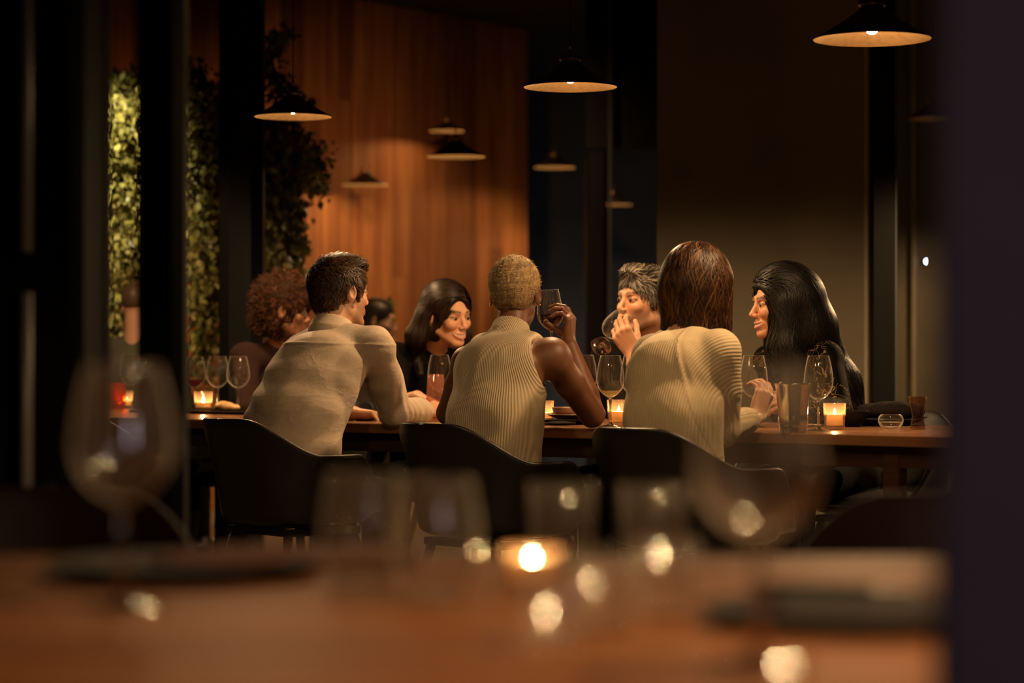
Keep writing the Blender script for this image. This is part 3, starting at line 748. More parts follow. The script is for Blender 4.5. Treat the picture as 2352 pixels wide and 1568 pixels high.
# ---------------------------------------------------------------- lamps
def pendant(label, px, py_rim, Y, dia, power, on=True, n=56, lightsize=.02, spot=168, bl=.35):
    c = P(px, py_rim, Y); s = dia/.31
    t = thing('pendant_lamp', label, 'lamp', c, group=None)
    R = .155*s
    out = [(R, .0), (R*.985, .003), (R*.72, .026*s), (R*.45, .052*s), (R*.26, .074*s), (R*.20, .084*s), (R*.195, .088*s)]
    inn = [(r-.0018, z-.0018) for r, z in reversed(out[1:])]+[(R-.0012, -.001)]
    MB().lathe(out, n, (0, 0, 0), caps=False).build('shade', M['brass_dark'], t, smooth=True)
    m = MB(); b = MB().lathe([(R*.18, .083*s)]+inn, n, (0, 0, 0), caps=False); b.build('reflector', M['brass_in'], t, smooth=True)
    MB().lathe([(R*.23, .086*s), (R*.24, .089*s), (R*.24, .098*s), (R*.23, .101*s), (.012, .103*s), (.011, .121*s), (.006, .124*s)], 32).build('cap', M['brass'], t, smooth=True)
    MB().lathe([(.0045, .122*s), (.0045, .150*s)], 12).build('cord_grip', M['brass'], t, smooth=True)
    MB().tube([(0, 0, .148*s), (0, 0, H_-c[2])], .0022, 6).build('cord', M['cord'], t)
    MB().lathe([(.0, .078*s), (.020*s, .078*s), (.022*s, .06*s), (.016*s, .054*s), (0, .054*s)], 24).build('socket', M['brass'], t, smooth=True)
    if on:
        V, Fc = uvs((0, 0, .037*s), (.020*s, .020*s, .024*s)); link('bulb', mesh('bulb', V, Fc), M['bulb'], t)
        l = lamp_light('lamp_glow', 'SPOT', tuple(c-np.array([0, 0, .006])), power, WARM2, lightsize, tuple(c-np.array([0, 0, 1.])), spot, bl)
    else:
        V, Fc = uvs((0, 0, .018*s), (.022*s, .022*s, .020*s)); link('bulb', mesh('bulb', V, Fc), M['wax'], t)
    return t
M['bulb'] = emis('warm_bulb', (1.0, .62, .28), 650.0)
pendant('bronze pendant lamp over the table, hanging nearest the black columns', 673, 268, 9.39, .30, 55)
pendant('bronze pendant lamp with a visible brass cap, hanging over the middle of the table', 1310, 200, 8.34, .324, 58)
pendant('largest bronze pendant lamp, cut off at the top, before the olive plaster panel', 2003, 90, 7.06, .343, 52)
pendant('glowing gold pendant lamp in front of the wooden wall, below a fainter one', 1047, 360, 12.8, .311, 30, spot=170, bl=1.0)
pendant('dim pendant lamp hanging close to the wooden wall beside its own shadow', 838, 425, 15.9, .30, 9, spot=170, bl=1.0)
pendant('small orange-lit pendant lamp partly behind the glowing gold one', 1026, 301, 16.6, .24, 7, spot=170, bl=1.0)
pendant('small far pendant lamp in the dark gap just past the end of the wooden wall', 1274, 385, 17.0, .29, 12)
pendant('small far pendant lamp low in the dark gap, beside the slim black back pillar', 1408, 470, 17.6, .285, 12)
pendant('unlit brown pendant lamp at the far wall beside the dusky near wall', 2146, 272, 13.4, .311, 0, on=False)
pendant('pendant lamp hanging over the right end of the long table, behind the dusky near wall', 2520, 309, 9.5, .32, 115)  # unseen, added to brighten the plaster panel
pendant('pendant lamp further back on the right, behind the dusky near wall', 2508, 400, 12.5, .32, 60)  # unseen, added to brighten the far right wall
pendant('pendant lamp over the left end of the long table, behind the widest black column', 90, 290, 10.4, .30, 34)  # unseen, added to light the guest at the left
pendant('bronze pendant lamp hanging over the near table, above the picture', 2330, -600, 2.05, .33, 32)
pendant('pendant lamp hanging between the two tables above the left chairs', 560, -190, 5.6, .33, 16)  # unseen, added to light the seated backs from the left
pendant('pendant lamp hanging between the two tables above the right chairs', 1900, -200, 5.3, .33, 12)  # unseen, added to light the seated backs from the right

# plant spot, then unseen fill lights added for the walls and the back
lamp_light('plant_spot', 'SPOT', (-2.2, 10.9, 3.2), 420, (1.0, .82, .42), .04, (-2.07, 12.0, 1.8), 44, .9)
lamp_light('wall_washer', 'SPOT', (-.35, 13.2, 2.9), 195, (1.0, .54, .24), .08, (-.9, 16.9, .1), 100, 1.0)  # unseen fill that gives the wooden wall its gradient
lamp_light('wall_washer', 'SPOT', (-.6, 12.6, 2.9), 90, (1.0, .45, .18), .08, (-1.9, 15.2, .4), 95, 1.0)  # second unseen fill for the left part of the wooden wall
lamp_light('side_glow', 'SPOT', (1.3, -.6, 1.5), 22.0, (1.0, .80, .86), .3, (.80, 1.6, 1.0), 50, .8)  # unseen fill added to lift and tint the near wall
lamp_light('back_cool', 'AREA', (.75, 18.6, .25), 3.6, (.82, .88, 1.0), 1.2, (.75, 20.0, .9), sx=1.6, sy=.4)  # unseen cool fill added on the back wall, no lamp there

# ---------------------------------------------------------------- hanging plants
def leaves(pts, dirs, size, cols, seed):
    rs = np.random.RandomState(seed); N = len(pts)
    d = dirs/np.linalg.norm(dirs, axis=1, keepdims=True); r = rs.normal(size=(N, 3)); sd = np.cross(d, r); sd /= np.linalg.norm(sd, axis=1, keepdims=True)
    up = np.cross(sd, d); L = (size*(.6+.8*rs.rand(N)))[:, None]
    a = pts; b = pts+d*L*.5+sd*L*.30-up*L*.05; c = pts+d*L-up*L*.15; e = pts+d*L*.5-sd*L*.30-up*L*.05; m = pts+d*L*.5+up*L*.06
    V = np.stack([a, b, c, e, m], 1).reshape(-1, 3); i = np.arange(N)*5
    Fc = np.concatenate([np.stack([i, i+1, i+4], 1), np.stack([i+1, i+2, i+4], 1), np.stack([i+2, i+3, i+4], 1), np.stack([i+3, i, i+4], 1)])
    return V, Fc, np.repeat(cols, 5, axis=0)
def vine(label, px0, px1, ytop, ybot, Y, nst, nl, seed, droop=0.1, bright=1.0, size=.05, spread=.10):
    rs = np.random.RandomState(seed); top = P((px0+px1)/2, ytop, Y)
    t = thing('hanging_vine', label, 'plant', top, group='hanging vines on the wooden wall')
    st = MB(); pts = []; dr = []
    for k in range(nst):
        u = rs.rand(); a = P(px0+(px1-px0)*u, ytop+rs.uniform(-12, 25), Y+rs.uniform(-.15, .15)); zb = P(0, ybot-rs.rand()**2*(ybot-ytop)*.5, Y)[2]
        n = 14; path = []; ph = rs.rand()*6
        for j in range(n):
            q = j/(n-1); path.append(a+np.array([spread*math.sin(ph+q*5)*q*.6+droop*(q-.3*q*q), spread*.5*math.cos(ph+q*4)*q, -(a[2]-zb)*q]))
        path = np.array(path); st.tube(path, .004, 4)
        m = nl//nst; q = rs.rand(m)*(n-1.001); i = q.astype(int); f = (q-i)[:, None]
        p = path[i]*(1-f)+path[i+1]*f+rs.normal(size=(m, 3))*.035
        pts.append(p); d = rs.normal(size=(m, 3))*.6+np.array([0, 0, -.8]); dr.append(d)
    pts = np.concatenate(pts); dr = np.concatenate(dr); N = len(pts)
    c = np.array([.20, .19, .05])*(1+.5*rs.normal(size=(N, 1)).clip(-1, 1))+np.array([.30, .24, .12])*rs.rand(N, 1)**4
    V, Fc, C = leaves(pts, dr, size, np.clip(c*bright, .01, 1), seed)  # bright puts the lit and shaded vines into the leaf colour
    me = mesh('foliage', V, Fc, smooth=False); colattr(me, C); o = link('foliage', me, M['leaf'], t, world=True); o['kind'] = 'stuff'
    st.build('stem', M['stem'], t, world=True)
    return t
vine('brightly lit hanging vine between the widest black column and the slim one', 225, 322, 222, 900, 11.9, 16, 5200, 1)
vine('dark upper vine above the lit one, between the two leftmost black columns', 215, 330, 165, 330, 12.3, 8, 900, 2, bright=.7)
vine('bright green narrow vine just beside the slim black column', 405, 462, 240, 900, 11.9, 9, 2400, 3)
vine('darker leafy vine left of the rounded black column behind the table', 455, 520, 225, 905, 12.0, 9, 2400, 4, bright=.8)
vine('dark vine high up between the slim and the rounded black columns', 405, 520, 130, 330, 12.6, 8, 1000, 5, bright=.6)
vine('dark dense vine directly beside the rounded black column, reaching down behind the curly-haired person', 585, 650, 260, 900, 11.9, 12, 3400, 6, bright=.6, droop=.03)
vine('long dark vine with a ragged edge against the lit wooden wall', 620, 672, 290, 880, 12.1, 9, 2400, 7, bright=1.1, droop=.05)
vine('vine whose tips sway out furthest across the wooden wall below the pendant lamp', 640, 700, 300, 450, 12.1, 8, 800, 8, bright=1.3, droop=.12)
br = thing('vine_branch', 'thin bare branch reaching up across the wooden wall beside the lamp cord', 'plant', P(600, 150, 12))
MB().tube([P(590, 165, 12), P(620, 140, 12), P(640, 115, 12), P(668, 75, 12)], [.012, .010, .008, .004], 6).tube([P(596, 150, 12), P(630, 185, 12), P(665, 220, 12), P(700, 262, 12)], [.014, .012, .01, .006], 6).build('stem', M['stem'], br, world=True)
rs = np.random.RandomState(9); q = rs.rand(500, 1); pp = np.where(q < .4, P(600, 150, 12)+(P(668, 75, 12)-P(600, 150, 12))*q/.4, P(596, 150, 12)+(P(700, 262, 12)-P(596, 150, 12))*(q-.4)/.6)+rs.normal(size=(500, 3))*np.array([.03, .03, .03])
V, Fc, C = leaves(pp, rs.normal(size=(500, 3)), .045, np.tile([[.07, .08, .02]], (500, 1)), 3)
me = mesh('foliage', V, Fc, False); colattr(me, C); o = link('foliage', me, M['leaf'], br, world=True); o['kind'] = 'stuff'
# leafy plant in a tub, far back by the wooden wall
pt = thing('potted_plant', 'leafy green plant far back against the wooden wall, behind the dark-haired guest in grey', 'plant', (P(862, 800, 14.3)[0], 14.3, 0))
MB().lathe([(0, 0), (.15, 0), (.19, .40), (.175, .40), (.16, .34), (0, .34)], 28, (P(862, 800, 14.3)[0], 14.3, 0)).build('pot', M['black'], pt, smooth=True, world=True)
rs = np.random.RandomState(12); c0 = P(866, 745, 14.3); pp = c0+rs.uniform(-1, 1, size=(900, 3))*np.array([.075, .12, .13])
V, Fc, C = leaves(pp, rs.normal(size=(900, 3))+[0, 0, -.5], .045, np.clip(np.array([[.05, .10, .03]])*(1+.4*rs.normal(size=(900, 1))), .01, 1), 3)
me = mesh('foliage', V, Fc, False); colattr(me, C); o = link('foliage', me, M['leaf'], pt, world=True); o['kind'] = 'stuff'
MB().tube([(c0[0], 14.3, .34), (c0[0], 14.3, 1.1)], .015, 6).build('stem', M['stem'], pt, world=True)

# ---------------------------------------------------------------- tables
def table(name, label, c, L, W, rz, th=.034, apron=.065, leg=.055, mat=M['table'], inset=.10, edge_legs=True, legx=None, planks=5):
    t = thing(name, label, 'table', c, rz)
    # boards of the top, joints recessed
    for k in range(planks):
        w = W/planks; MB().box((-L/2, -W/2+k*w+.0006, .75-th), (L/2, -W/2+(k+1)*w-.0006, .75-.0003*(k % 2)), bev=.003).build('top_board', mat, t)
    m = M['apron']
    MB().box((-L/2+inset, -W/2+inset*.5, .75-th-apron), (L/2-inset, -W/2+inset*.5+.022, .75-th-.0005)).build('apron', m, t)
    MB().box((-L/2+inset, W/2-inset*.5-.022, .75-th-apron), (L/2-inset, W/2-inset*.5, .75-th-.0005)).build('apron', m, t)
    for sx in (legx or (-L/2+inset+leg/2, L/2-inset-leg/2)):
        for sy in (-1, 1):
            y = sy*(W/2-inset*.5-leg/2+.002)
            MB().box((sx-leg/2, y-leg/2, 0), (sx+leg/2, y+leg/2, .75-th-.0003), bev=.004).build('leg', M['apron'], t)
    return t
TL0, TL1 = -1.9, 3.9; TW = .98
cT = TP((TL0+TL1)/2, TW/2, 0)
table('dining_table', 'long wooden dining table the group sits around', cT, TL1-TL0, TW, TYAW,
      legx=(TL0-(TL0+TL1)/2+.13, .02-(TL0+TL1)/2, 2.70-(TL0+TL1)/2, TL1-(TL0+TL1)/2-.13))
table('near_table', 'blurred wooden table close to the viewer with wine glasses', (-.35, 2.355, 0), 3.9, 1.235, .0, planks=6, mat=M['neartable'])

# ---------------------------------------------------------------- chairs
def sstep(a, b, x):
    t = np.clip((x-a)/(b-a), 0, 1); return t*t*(3-2*t)
def make_chair(label, mat, group=None, red=False):
    t = thing('shell_chair', label, 'chair', (0, 0, 0), 0, group)
    n, m = 96, 22; V = []
    for j in range(m):
        for i in range(n):
            ph = 2*math.pi*i/n; a = abs((math.degrees(ph)+180) % 360-180)
            Hh = .47+.185*(1-float(sstep(102, 140, a)))+.118*(1-float(sstep(20, 74, a)))
            v = j/(m-1)
            if v < .42:
                u = v/.42; r = .03+.20*math.sin(u*math.pi/2)**.9; z = .425+.035*u**2.5
            else:
                u = (v-.42)/.58; r = .23+.045*u**.8-.01*math.sin(u*math.pi); z = .46+(Hh-.46)*u
            r *= 1.0+.04*math.cos(2*ph)
            x = r*math.sin(ph)*1.06; y = -r*math.cos(ph)*.98+(.03 if a > 90 else 0)*min(1, (a-90)/60)
            V.append((x, y-.04*max(0, (z-.46))*max(0, math.cos(ph))*2, z))
    Fc = [(j*n+i, j*n+(i+1) % n, (j+1)*n+(i+1) % n, (j+1)*n+i) for j in range(m-1) for i in range(n)]+[tuple(range(n-1, -1, -1))]
    o = link('shell', mesh('shell', V, Fc), mat, t)
    md = o.modifiers.new('thickness', 'SOLIDIFY'); md.thickness = .016; md.offset = 0
    md = o.modifiers.new('round', 'BEVEL'); md.width = .005; md.segments = 2; md.limit_method = 'ANGLE'; md.angle_limit = 1.0
    # piped rim
    rim = [V[(m-1)*n+i] for i in range(n)]+[V[(m-1)*n]]
    MB().tube(rim, .0075, 8).build('rim_piping', mat, t, smooth=True)
    S = Sdf(); S.ell((0, .015, .472), (.205, .20, .030), k=.01); Vs, Fs = S.mesh(.012)
    link('seat_cushion', mesh('seat_cushion', Vs, Fs), mat, t)
    MB().box((-.17, -.15, .392), (.17, -.12, .415)).box((-.17, .12, .392), (.17, .15, .415)).box((-.17, -.12, .392), (-.14, .12, .415)).box((.14, -.12, .392), (.17, .12, .415)).box((-.06, -.06, .414), (.06, .06, .428)).build('under_frame', M['chairleg'], t)
    for sx in (-1, 1):
        for sy in (-1, 1):
            MB().tube([(sx*.15, sy*.13, .41), (sx*.225, sy*.22, .004)], [.016, .010], 10).build('leg', M['chairleg'], t, smooth=True)
    return t
FACE = TYAW   # local +Y turned along TB
def put(c, s, w, dr=0.0, label=None):
    c.location = tuple(TP(s, w, 0)); c.rotation_euler = (0, 0, FACE+dr); c['wl'] = list(c.location)
    if label: c['label'] = label
    return c
ch1 = make_chair('black leather shell chair of the person in the beige shirt', M['leather'], 'black shell chairs at the long table')
chairs = [(.67, -.34, -.22, 'black leather shell chair under the person in the beige shirt'),
          (1.53, -.36, -.20, 'black leather shell chair under the person in the sleeveless ribbed top'),
          (2.26, -.36, -.16, 'black leather shell chair under the person in the cream sweater'),
          (-.28, -.30, .25, 'empty black shell chair tucked in next to the slim black column'),
          (-.75, TW+.36, math.pi, 'black shell chair of the curly-haired person'),
          (.10, TW+.40, math.pi-.1, 'black shell chair of the smiling person in black'),
          (1.22, TW+.36, math.pi, 'black shell chair of the grey-haired person'),
          (1.98, TW+.34, math.pi+.1, 'black shell chair of the person with long black hair'),
          (2.95, TW+.42, math.pi+.2, 'dark shell chair across the right end of the table, seen through its legs')]
for i, (s, w, dr, lb) in enumerate(chairs):
    c = ch1 if i == 0 else copy_tree(ch1); put(c, s, w, dr, lb)
chn = make_chair('dark shell chair at the near table, its back blurred low on the left', M['leather_red'], 'chairs at the near table')
chn.location = (-.74, 3.62, 0); chn.rotation_euler = (0, 0, math.pi)
c = copy_tree(chn); c.location = (.64, 3.46, 0); c.rotation_euler = (0, 0, math.pi-.15); c['label'] = 'dark shell chair at the near table, its blurred back beside the dusky near wall'

# ---------------------------------------------------------------- glasses, candles, dishes
def wine_glass_model(h=.235, rb=.046, rr=.033, rf=.037, fill=None, fmat=None, name='wine_glass', stem_frac=.40, tint=None):
    t = thing(name, 'x', 'wine glass', (0, 0, 0))
    zs = h*stem_frac; hb = h-zs
    out = [(.0045, zs), (.010, zs+.004), (rb*.55, zs+hb*.10), (rb*.88, zs+hb*.24), (rb, zs+hb*.38), (rb*.985, zs+hb*.52), (rb*.90, zs+hb*.74), (rr, h)]
    prof = catmull(out, 4); inn = [(max(r-.0011, .0005), z+(.002 if i < 6 else 0)) for i, (r, z) in enumerate(prof)]
    MB().lathe(prof+[(rr-.0006, h+.0006)]+inn[::-1], 48).build('bowl', tint or M['glass'], t, smooth=True)
    MB().lathe(catmull([(.0, .0), (rf, .0), (rf, .0022), (rf*.5, .0045), (.007, .010), (.0042, .022), (.0036, zs*.5), (.0042, zs-.012), (.0065, zs-.002), (.0, zs+.001)], 2), 32).build('stem', M['solidglass'], t, smooth=True)
    if fill:
        zf = zs+hb*fill; pr = [(r-.0014, z+.0015) for r, z in prof if z < zf]; 
        MB().lathe([(0, pr[0][1])]+pr+[(0, pr[-1][1]+.0001)], 40).build('wine', fmat, t, smooth=False)
    return t
def catmull(pts, n):
    o = []; m = len(pts)
    for i in range(m-1):
        p0, p1, p2, p3 = [np.array(pts[min(max(j, 0), m-1)], float) for j in (i-1, i, i+1, i+2)]
        for k in range(n):
            t = k/n; q = .5*((2*p1)+(-p0+p2)*t+(2*p0-5*p1+4*p2-p3)*t*t+(-p0+3*p1-3*p2+p3)*t**3); q = np.maximum(q, 0) if False else q
            o.append((max(float(q[0]), 0), float(q[1])))
    o.append(tuple(map(float, pts[-1]))); return o
def tumbler_model(name, r0, r1, h, mat, wall=.003, base=.008, fillr=None, fmat=None):
    t = thing(name, 'x', 'glass', (0, 0, 0))
    MB().lathe([(0, 0), (r0*.93, 0), (r0, .004), (r1, h), (r1-wall*.5, h+.0008), (r1-wall, h), (r0-wall, base), (0, base*.9)], 44).build('glass_wall', mat, t, smooth=True)
    if fillr:
        z1 = base+(h-base)*fillr; ra = r0-wall+(r1-r0)*(z1/h)
        MB().lathe([(0, base+.0004), (r0-wall-.0006, base+.0008), (ra-.0006, z1), (0, z1)], 36).build('drink', fmat, t)
    return t
def candle_model(r=.036, h=.083, wax_h=.036, wr=.026, base=.012, gm=None, fs=1.0):
    t = tumbler_model('candle_glass', r*.88, r, h, gm or M['glass_candle'], .003, base); t['category'] = 'candle'
    z = base+.001
    MB().lathe([(0, z), (wr, z), (wr, z+wax_h-.001), (wr-.0015, z+wax_h), (wr-.003, z+wax_h-.001), (wr-.005, z+wax_h*.45), (0, z+wax_h*.42)], 32).build('wax', M['wax'], t, smooth=False)
    MB().tube([(0, 0, z+wax_h*.41), (0.0005, 0, z+wax_h-.002)], .0008, 6).build('wick', M['wick'], t)
    zf = z+wax_h-.007
    MB().lathe([(r_*min(1, fs*1.3), zf+z_*fs) for r_, z_ in ((0, 0), (.0030, .0025), (.0043, .007), (.0035, .013), (.0016, .020), (0, .026))], 14).build('flame', M['flame'], t, smooth=True)
    return t
def place(t, loc, label, cat=None, rot=None, group=None, scale=None):
    t.location = tuple(map(float, loc)); t['wl'] = list(map(float, loc)); t['label'] = label
    if cat: t['category'] = cat
    if rot is not None: t.rotation_euler = rot
    if group: t['group'] = group
    if scale: t.scale = (scale,)*3
    return t
_used = set()
def inst(model, loc, label, **kw):
    t = model if id(model) not in _used else copy_tree(model); _used.add(id(model)); return place(t, loc, label, **kw)
wg = wine_glass_model(); wg_white = wine_glass_model(fill=.20, fmat=M['white_wine'])
GW = 'wine glasses on the long table'
tz = .75
tray = thing('serving_board', 'thin dark serving board under the three wine glasses', 'board', ontable(495, 9.80, tz))
Rb = rotz(TYAW)
MB().box((-.36, -.13, .002), (.30, .15, .012), Rb, ontable(495, 9.72, tz), bev=.003).build('board', M['plate_dark'], tray, world=True)
tt = tz+.0125
inst(wine_glass_model(h=.213, fill=.30, fmat=M['wine']), ontable(447, 9.85, tt), 'wine glass with a little red wine, nearest the slim black column', group=GW)
wgs = wine_glass_model(h=.215)
inst(wgs, ontable(500, 9.82, tt), 'empty wine glass in the middle of the three on the dark board', group=GW)
inst(wgs, ontable(547, 9.72, tt), 'empty wine glass beside the curly-haired person, last of the three on the dark board', group=GW)
inst(wg_white, ontable(1402, 8.0, tz), 'wine glass with a sip of white wine between the bare elbow and the cream sweater', group=GW)
inst(wg, ontable(1880, 7.58, tz), 'tall empty wine glass standing beside the candle before the person with long black hair', group=GW)
inst(wg, ontable(1731, 7.95, tz), 'empty wine glass between the cream sweater and the steel pitcher', group=GW)
inst(wg, ontable(1342, 8.75, tz), 'wine glass half hidden behind the raised bare forearm', group=GW)
inst(wg, ontable(1455, 8.45, tz), 'wine glass mostly hidden behind the cream sweater, in front of the grey-haired person', group=GW)
inst(wg, ontable(1010, 9.2, tz), 'wine glass with a bright rim before the smiling person', group=GW)
tl = tumbler_model('carafe', .040, .030, .165, M['glass_pink'], .003, .01)
inst(tl, ontable(1001, 8.75, tz), 'blush glass carafe beside the ribbed top, behind the joined hands', cat='carafe')
cd = candle_model(); cd2 = candle_model(r=.039, h=.085, wax_h=.034, wr=.031)
GC = 'candles in glasses on the long table'
inst(cd2, ontable(1421, 8.15, tz), 'bright candle in a straight glass behind the white wine glass', group=GC)
inst(cd, ontable(1917, 7.72, tz), 'lit candle in a tapered glass beside the tall empty wine glass', group=GC)
cds = candle_model(r=.037, h=.074, wax_h=.020, wr=.030)
inst(cds, ontable(467, 9.70, tt), 'low lit candle in a wide glass among the three wine glasses', group=GC)
inst(cds, ontable(1248, 8.55, tz), 'candle in a small glass just behind the side of the ribbed top', group=GC)
# bread by the left candle
S = Sdf(); bc = ontable(521, 9.66, tt); 
S.ell(bc+[-.012, 0, .019], (.034, .03, .019), k=.01).ell(bc+[.02, 0, .013], (.033, .028, .013), k=.012); S.plane(bc+[0, 0, .0008], (0, 0, -1))
S.disp = lambda p: .0015*wav(p, 3, 130); S.dmax = .003
o = link('bread_roll', mesh('bread_roll', *S.mesh(.003)), M['bread']); tag(o, 'small golden bread roll lying beside the left candle', 'bread')
# steel pitcher
pc = thing('steel_pitcher', 'polished steel pitcher standing left of the tall empty wine glass', 'pitcher', ontable(1821, 7.42, tz))
MB().lathe(catmull([(0, 0), (.040, 0), (.044, .004), (.045, .03), (.047, .08), (.053, .135), (.0555, .148)], 4)+[(.0560, .1505), (.0548, .1512), (.0535, .148)]+catmull([(.051, .135), (.045, .08), (.043, .01), (0, .006)], 4), 56).build('pitcher_body', M['steel'], pc, smooth=True)
pts = [(.044*math.cos(a)+.0, 0, 0) for a in (0,)]
MB().tube([(.052, 0, .132), (.075, 0, .130), (.088, 0, .105), (.084, 0, .07), (.068, 0, .045), (.047, 0, .035)], .0045, 10).build('handle', M['steel'], pc, smooth=True, rot=(0, 0, math.radians(70)))
# dishes
def plate(px, Y, r, label, mat=M['plate_dark'], z=tz, h=.014, cat='plate', bowl=False, loc=None):
    c = ontable(px, Y, z) if loc is None else np.array(loc); t = MB()
    if bowl: pr = catmull([(0, 0), (r*.45, 0), (r*.5, .004), (r*.85, h*.45), (r, h)], 4)+[(r-.002, h+.001), (r-.004, h)]+catmull([(r*.8, h*.45), (r*.45, .008), (0, .007)], 4)
    else: pr = [(0, 0), (r*.6, 0), (r*.66, .003), (r*.98, h), (r, h+.001), (r*.98, h+.003), (r*.68, .006), (0, .0055)]
    t.lathe(pr, 48); o = t.build('bowl' if bowl else 'plate', mat, None, smooth=True, loc=c); return tag(o, label, cat)
plate(1300, 8.28, .115, 'dark plate at the bottom of the stack before the ribbed top')
plate(1318, 8.30, .095, 'clay-coloured plate stacked on the dark one beside the bare elbow', M['plate_red'], z=tz+.0175)
plate(1306, 8.36, .05, 'small clay bowl with sauce on the stacked plates', M['plate_red'], z=tz+.036, h=.032, cat='bowl', bowl=True, loc=ontable(1300, 8.33, tz+.0240))
plate(1958, 8.0, .052, 'small dark clay bowl behind the candle', M['plate_dark'], h=.052, cat='bowl', bowl=True)
plate(2035, 8.15, .13, 'wide black plate on the right part of the table', h=.02)
plate(2060, 8.55, .11, 'black plate behind the wide one, near the dusky wall', h=.016)
def cloth_lump(name, c, r, label, mat, seed, cat='napkin', rz=0.0):
    S = Sdf(); Rr = rotz(rz); S.ell(c+[0, 0, r[2]*.6], r, Rr, .01); S.ell(c+Rr@np.array([r[0]*.4, r[1]*.1, r[2]*.9]), (r[0]*.6, r[1]*.7, r[2]*.6), Rr, .02)
    S.disp = lambda p: .004*wav(p, seed, 60); S.dmax = .008; S.plane(c+[0, 0, .0008], (0, 0, -1))
    o = link(name, mesh(name, *S.mesh(.006)), mat); return tag(o, label, cat)
cloth_lump('napkin', ontable(2040, 8.2, tz+.022), (.12, .07, .035), 'crumpled black napkin lying on the wide black plate', M['napkin'], 3, rz=-.4)
cloth_lump('napkin', ontable(1280, 8.12, tz+.001), (.06, .03, .006), 'flat dark napkin in front of the clay-coloured plates', M['napkin'], 4, rz=-.5)
cloth_lump('napkin', ontable(870, 8.72, tz), (.05, .03, .006), 'small pale napkin by the hands of the person in the beige shirt', M['paper'], 6)
o = MB().box((-.07, -.05, 0), (.07, .05, .0012), rotz(TYAW+.1), None).build('menu_card', M['paper'], None, loc=ontable(1005, 8.32, tz+.0006)); tag(o, 'pale paper card under the joined hands at the table edge', 'card')
gb = thing('glass_bowl', 'x', 'bowl')
MB().lathe(catmull([(0, 0), (.020, 0), (.030, .006), (.040, .024), (.038, .040), (.030, .048)], 4)+catmull([(.0285, .048), (.036, .039), (.0375, .024), (.028, .009), (0, .006)], 4), 44).build('glass_wall', M['glass'], gb, smooth=True)
MB().lathe([(0, .0075), (.026, .0095), (.036, .0235), (0, .0235)], 36).build('water', M['glass'], gb)
inst(gb, ontable(2046, 7.72, tz), 'small round glass bowl near the front edge of the table', cat='bowl')
ca = thing('glass_vase', 'amber-tinted flared glass vase at the edge of the dusky near wall', 'vase', ontable(2108, 7.70, tz))
MB().lathe(catmull([(0, 0), (.020, 0), (.024, .004), (.020, .03), (.019, .05), (.026, .085), (.030, .105)], 4)+[(.0292, .1055)]+catmull([(.025, .085), (.017, .05), (.018, .03), (.02, .008), (0, .007)], 4), 40).build('glass_wall', thin_glass('smoky_glass', (.80, .70, .64), edge=.3), ca, smooth=True)

# near table objects (strongly out of focus)
GN = 'glasses on the near table'
big = wine_glass_model(h=.235, rb=.049, rr=.035, rf=.040, stem_frac=.42, tint=M['glass_blur'])
inst(big, ontable(283, 2.36, tz), 'tall blurred wine glass alone on the dark left side of the near table', group=GN)
inst(big, ontable(1742, 1.93, tz), 'largest blurred wine glass on the right of the near table', group=GN)
stl = thing('stemless_glass', 'x', 'glass', (0, 0, 0))
pr = catmull([(0, 0), (.026, 0), (.030, .003), (.043, .035), (.046, .06), (.042, .095), (.037, .12)], 4)
MB().lathe(pr+[(.0364, .1203)]+[(max(r-.0014, 0), z+(.004 if i < 6 else 0)) for i, (r, z) in enumerate(pr)][::-1], 44).build('glass_wall', M['glass_blur'], stl, smooth=True)
inst(stl, ontable(836, 2.58, tz), 'blurred stemless glass, the first right of the dark plate', group=GN)
inst(stl, ontable(1000, 2.46, tz), 'blurred stemless glass between the first one and the near candle', group=GN)
tn = tumbler_model('tumbler', .036, .040, .092, M['glass_blur'], .003, .012)
inst(tn, ontable(1290, 2.88, tz), 'blurred tumbler behind the near candle', group=GN)
inst(tn, ontable(1500, 2.84, tz), 'blurred tumbler right of the one behind the near candle', group=GN)
ts = tumbler_model('small_tumbler', .027, .030, .070, M['glass_blur'], .003, .012)
inst(ts, ontable(1283, 2.06, tz), 'small blurred glass lowest in front of the near candle', group=GN)
inst(ts, ontable(1385, 2.17, tz), 'small blurred glass in the middle of the three small ones', group=GN)
inst(ts, ontable(1532, 2.28, tz), 'small blurred glass furthest right of the three small ones', group=GN)
cn = candle_model(r=.030, h=.045, wax_h=.022, wr=.022, gm=M['glass_near'], fs=.42)
inst(cn, ontable(1222, 2.52, tz), 'lit candle glowing on the near table', group=None)
plate(420, 2.68, .15, 'wide dark plate blurred on the left of the near table', h=.016)
cloth_lump('napkin', ontable(640, 2.80, tz), (.16, .06, .014), 'brown cloth napkin blurred behind the wide dark plate', M['napkin_brown'], 8)
plate(1950, 2.22, .14, 'dark plate blurred on the right of the near table', h=.014)
kn = thing('table_knife', 'dark knife handle lying on the near right plate', 'knife', ontable(1960, 2.32, tz+.02))
MB().box((-.10, -.010, 0), (.02, .010, .008), rotz(-.25), ontable(1960, 2.32, tz+.019), bev=.003).build('handle', M['black'], kn, world=True)
MB().box((.02, -.008, .002), (.11, .008, .0045), rotz(-.25), ontable(1960, 2.32, tz+.019)).build('blade', M['steel'], kn, world=True)
# far table content seen between the left columns
inst(cds, ontable(286, 10.6, tz), 'candle in a glass seen between the two leftmost black columns', group=GC)
tr_ = tumbler_model('tumbler', .036, .038, .11, thin_glass('amber_glass', (.75, .30, .12), scatter=.2, scatter_col=(.8, .3, .1)), .003, .01)
inst(tr_, ontable(270, 10.5, tz), 'amber glass beside the candle between the two leftmost black columns')
inst(wg, ontable(300, 10.75, tz), 'wine glass beside the amber glass at the far left end of the long table', group=GW)
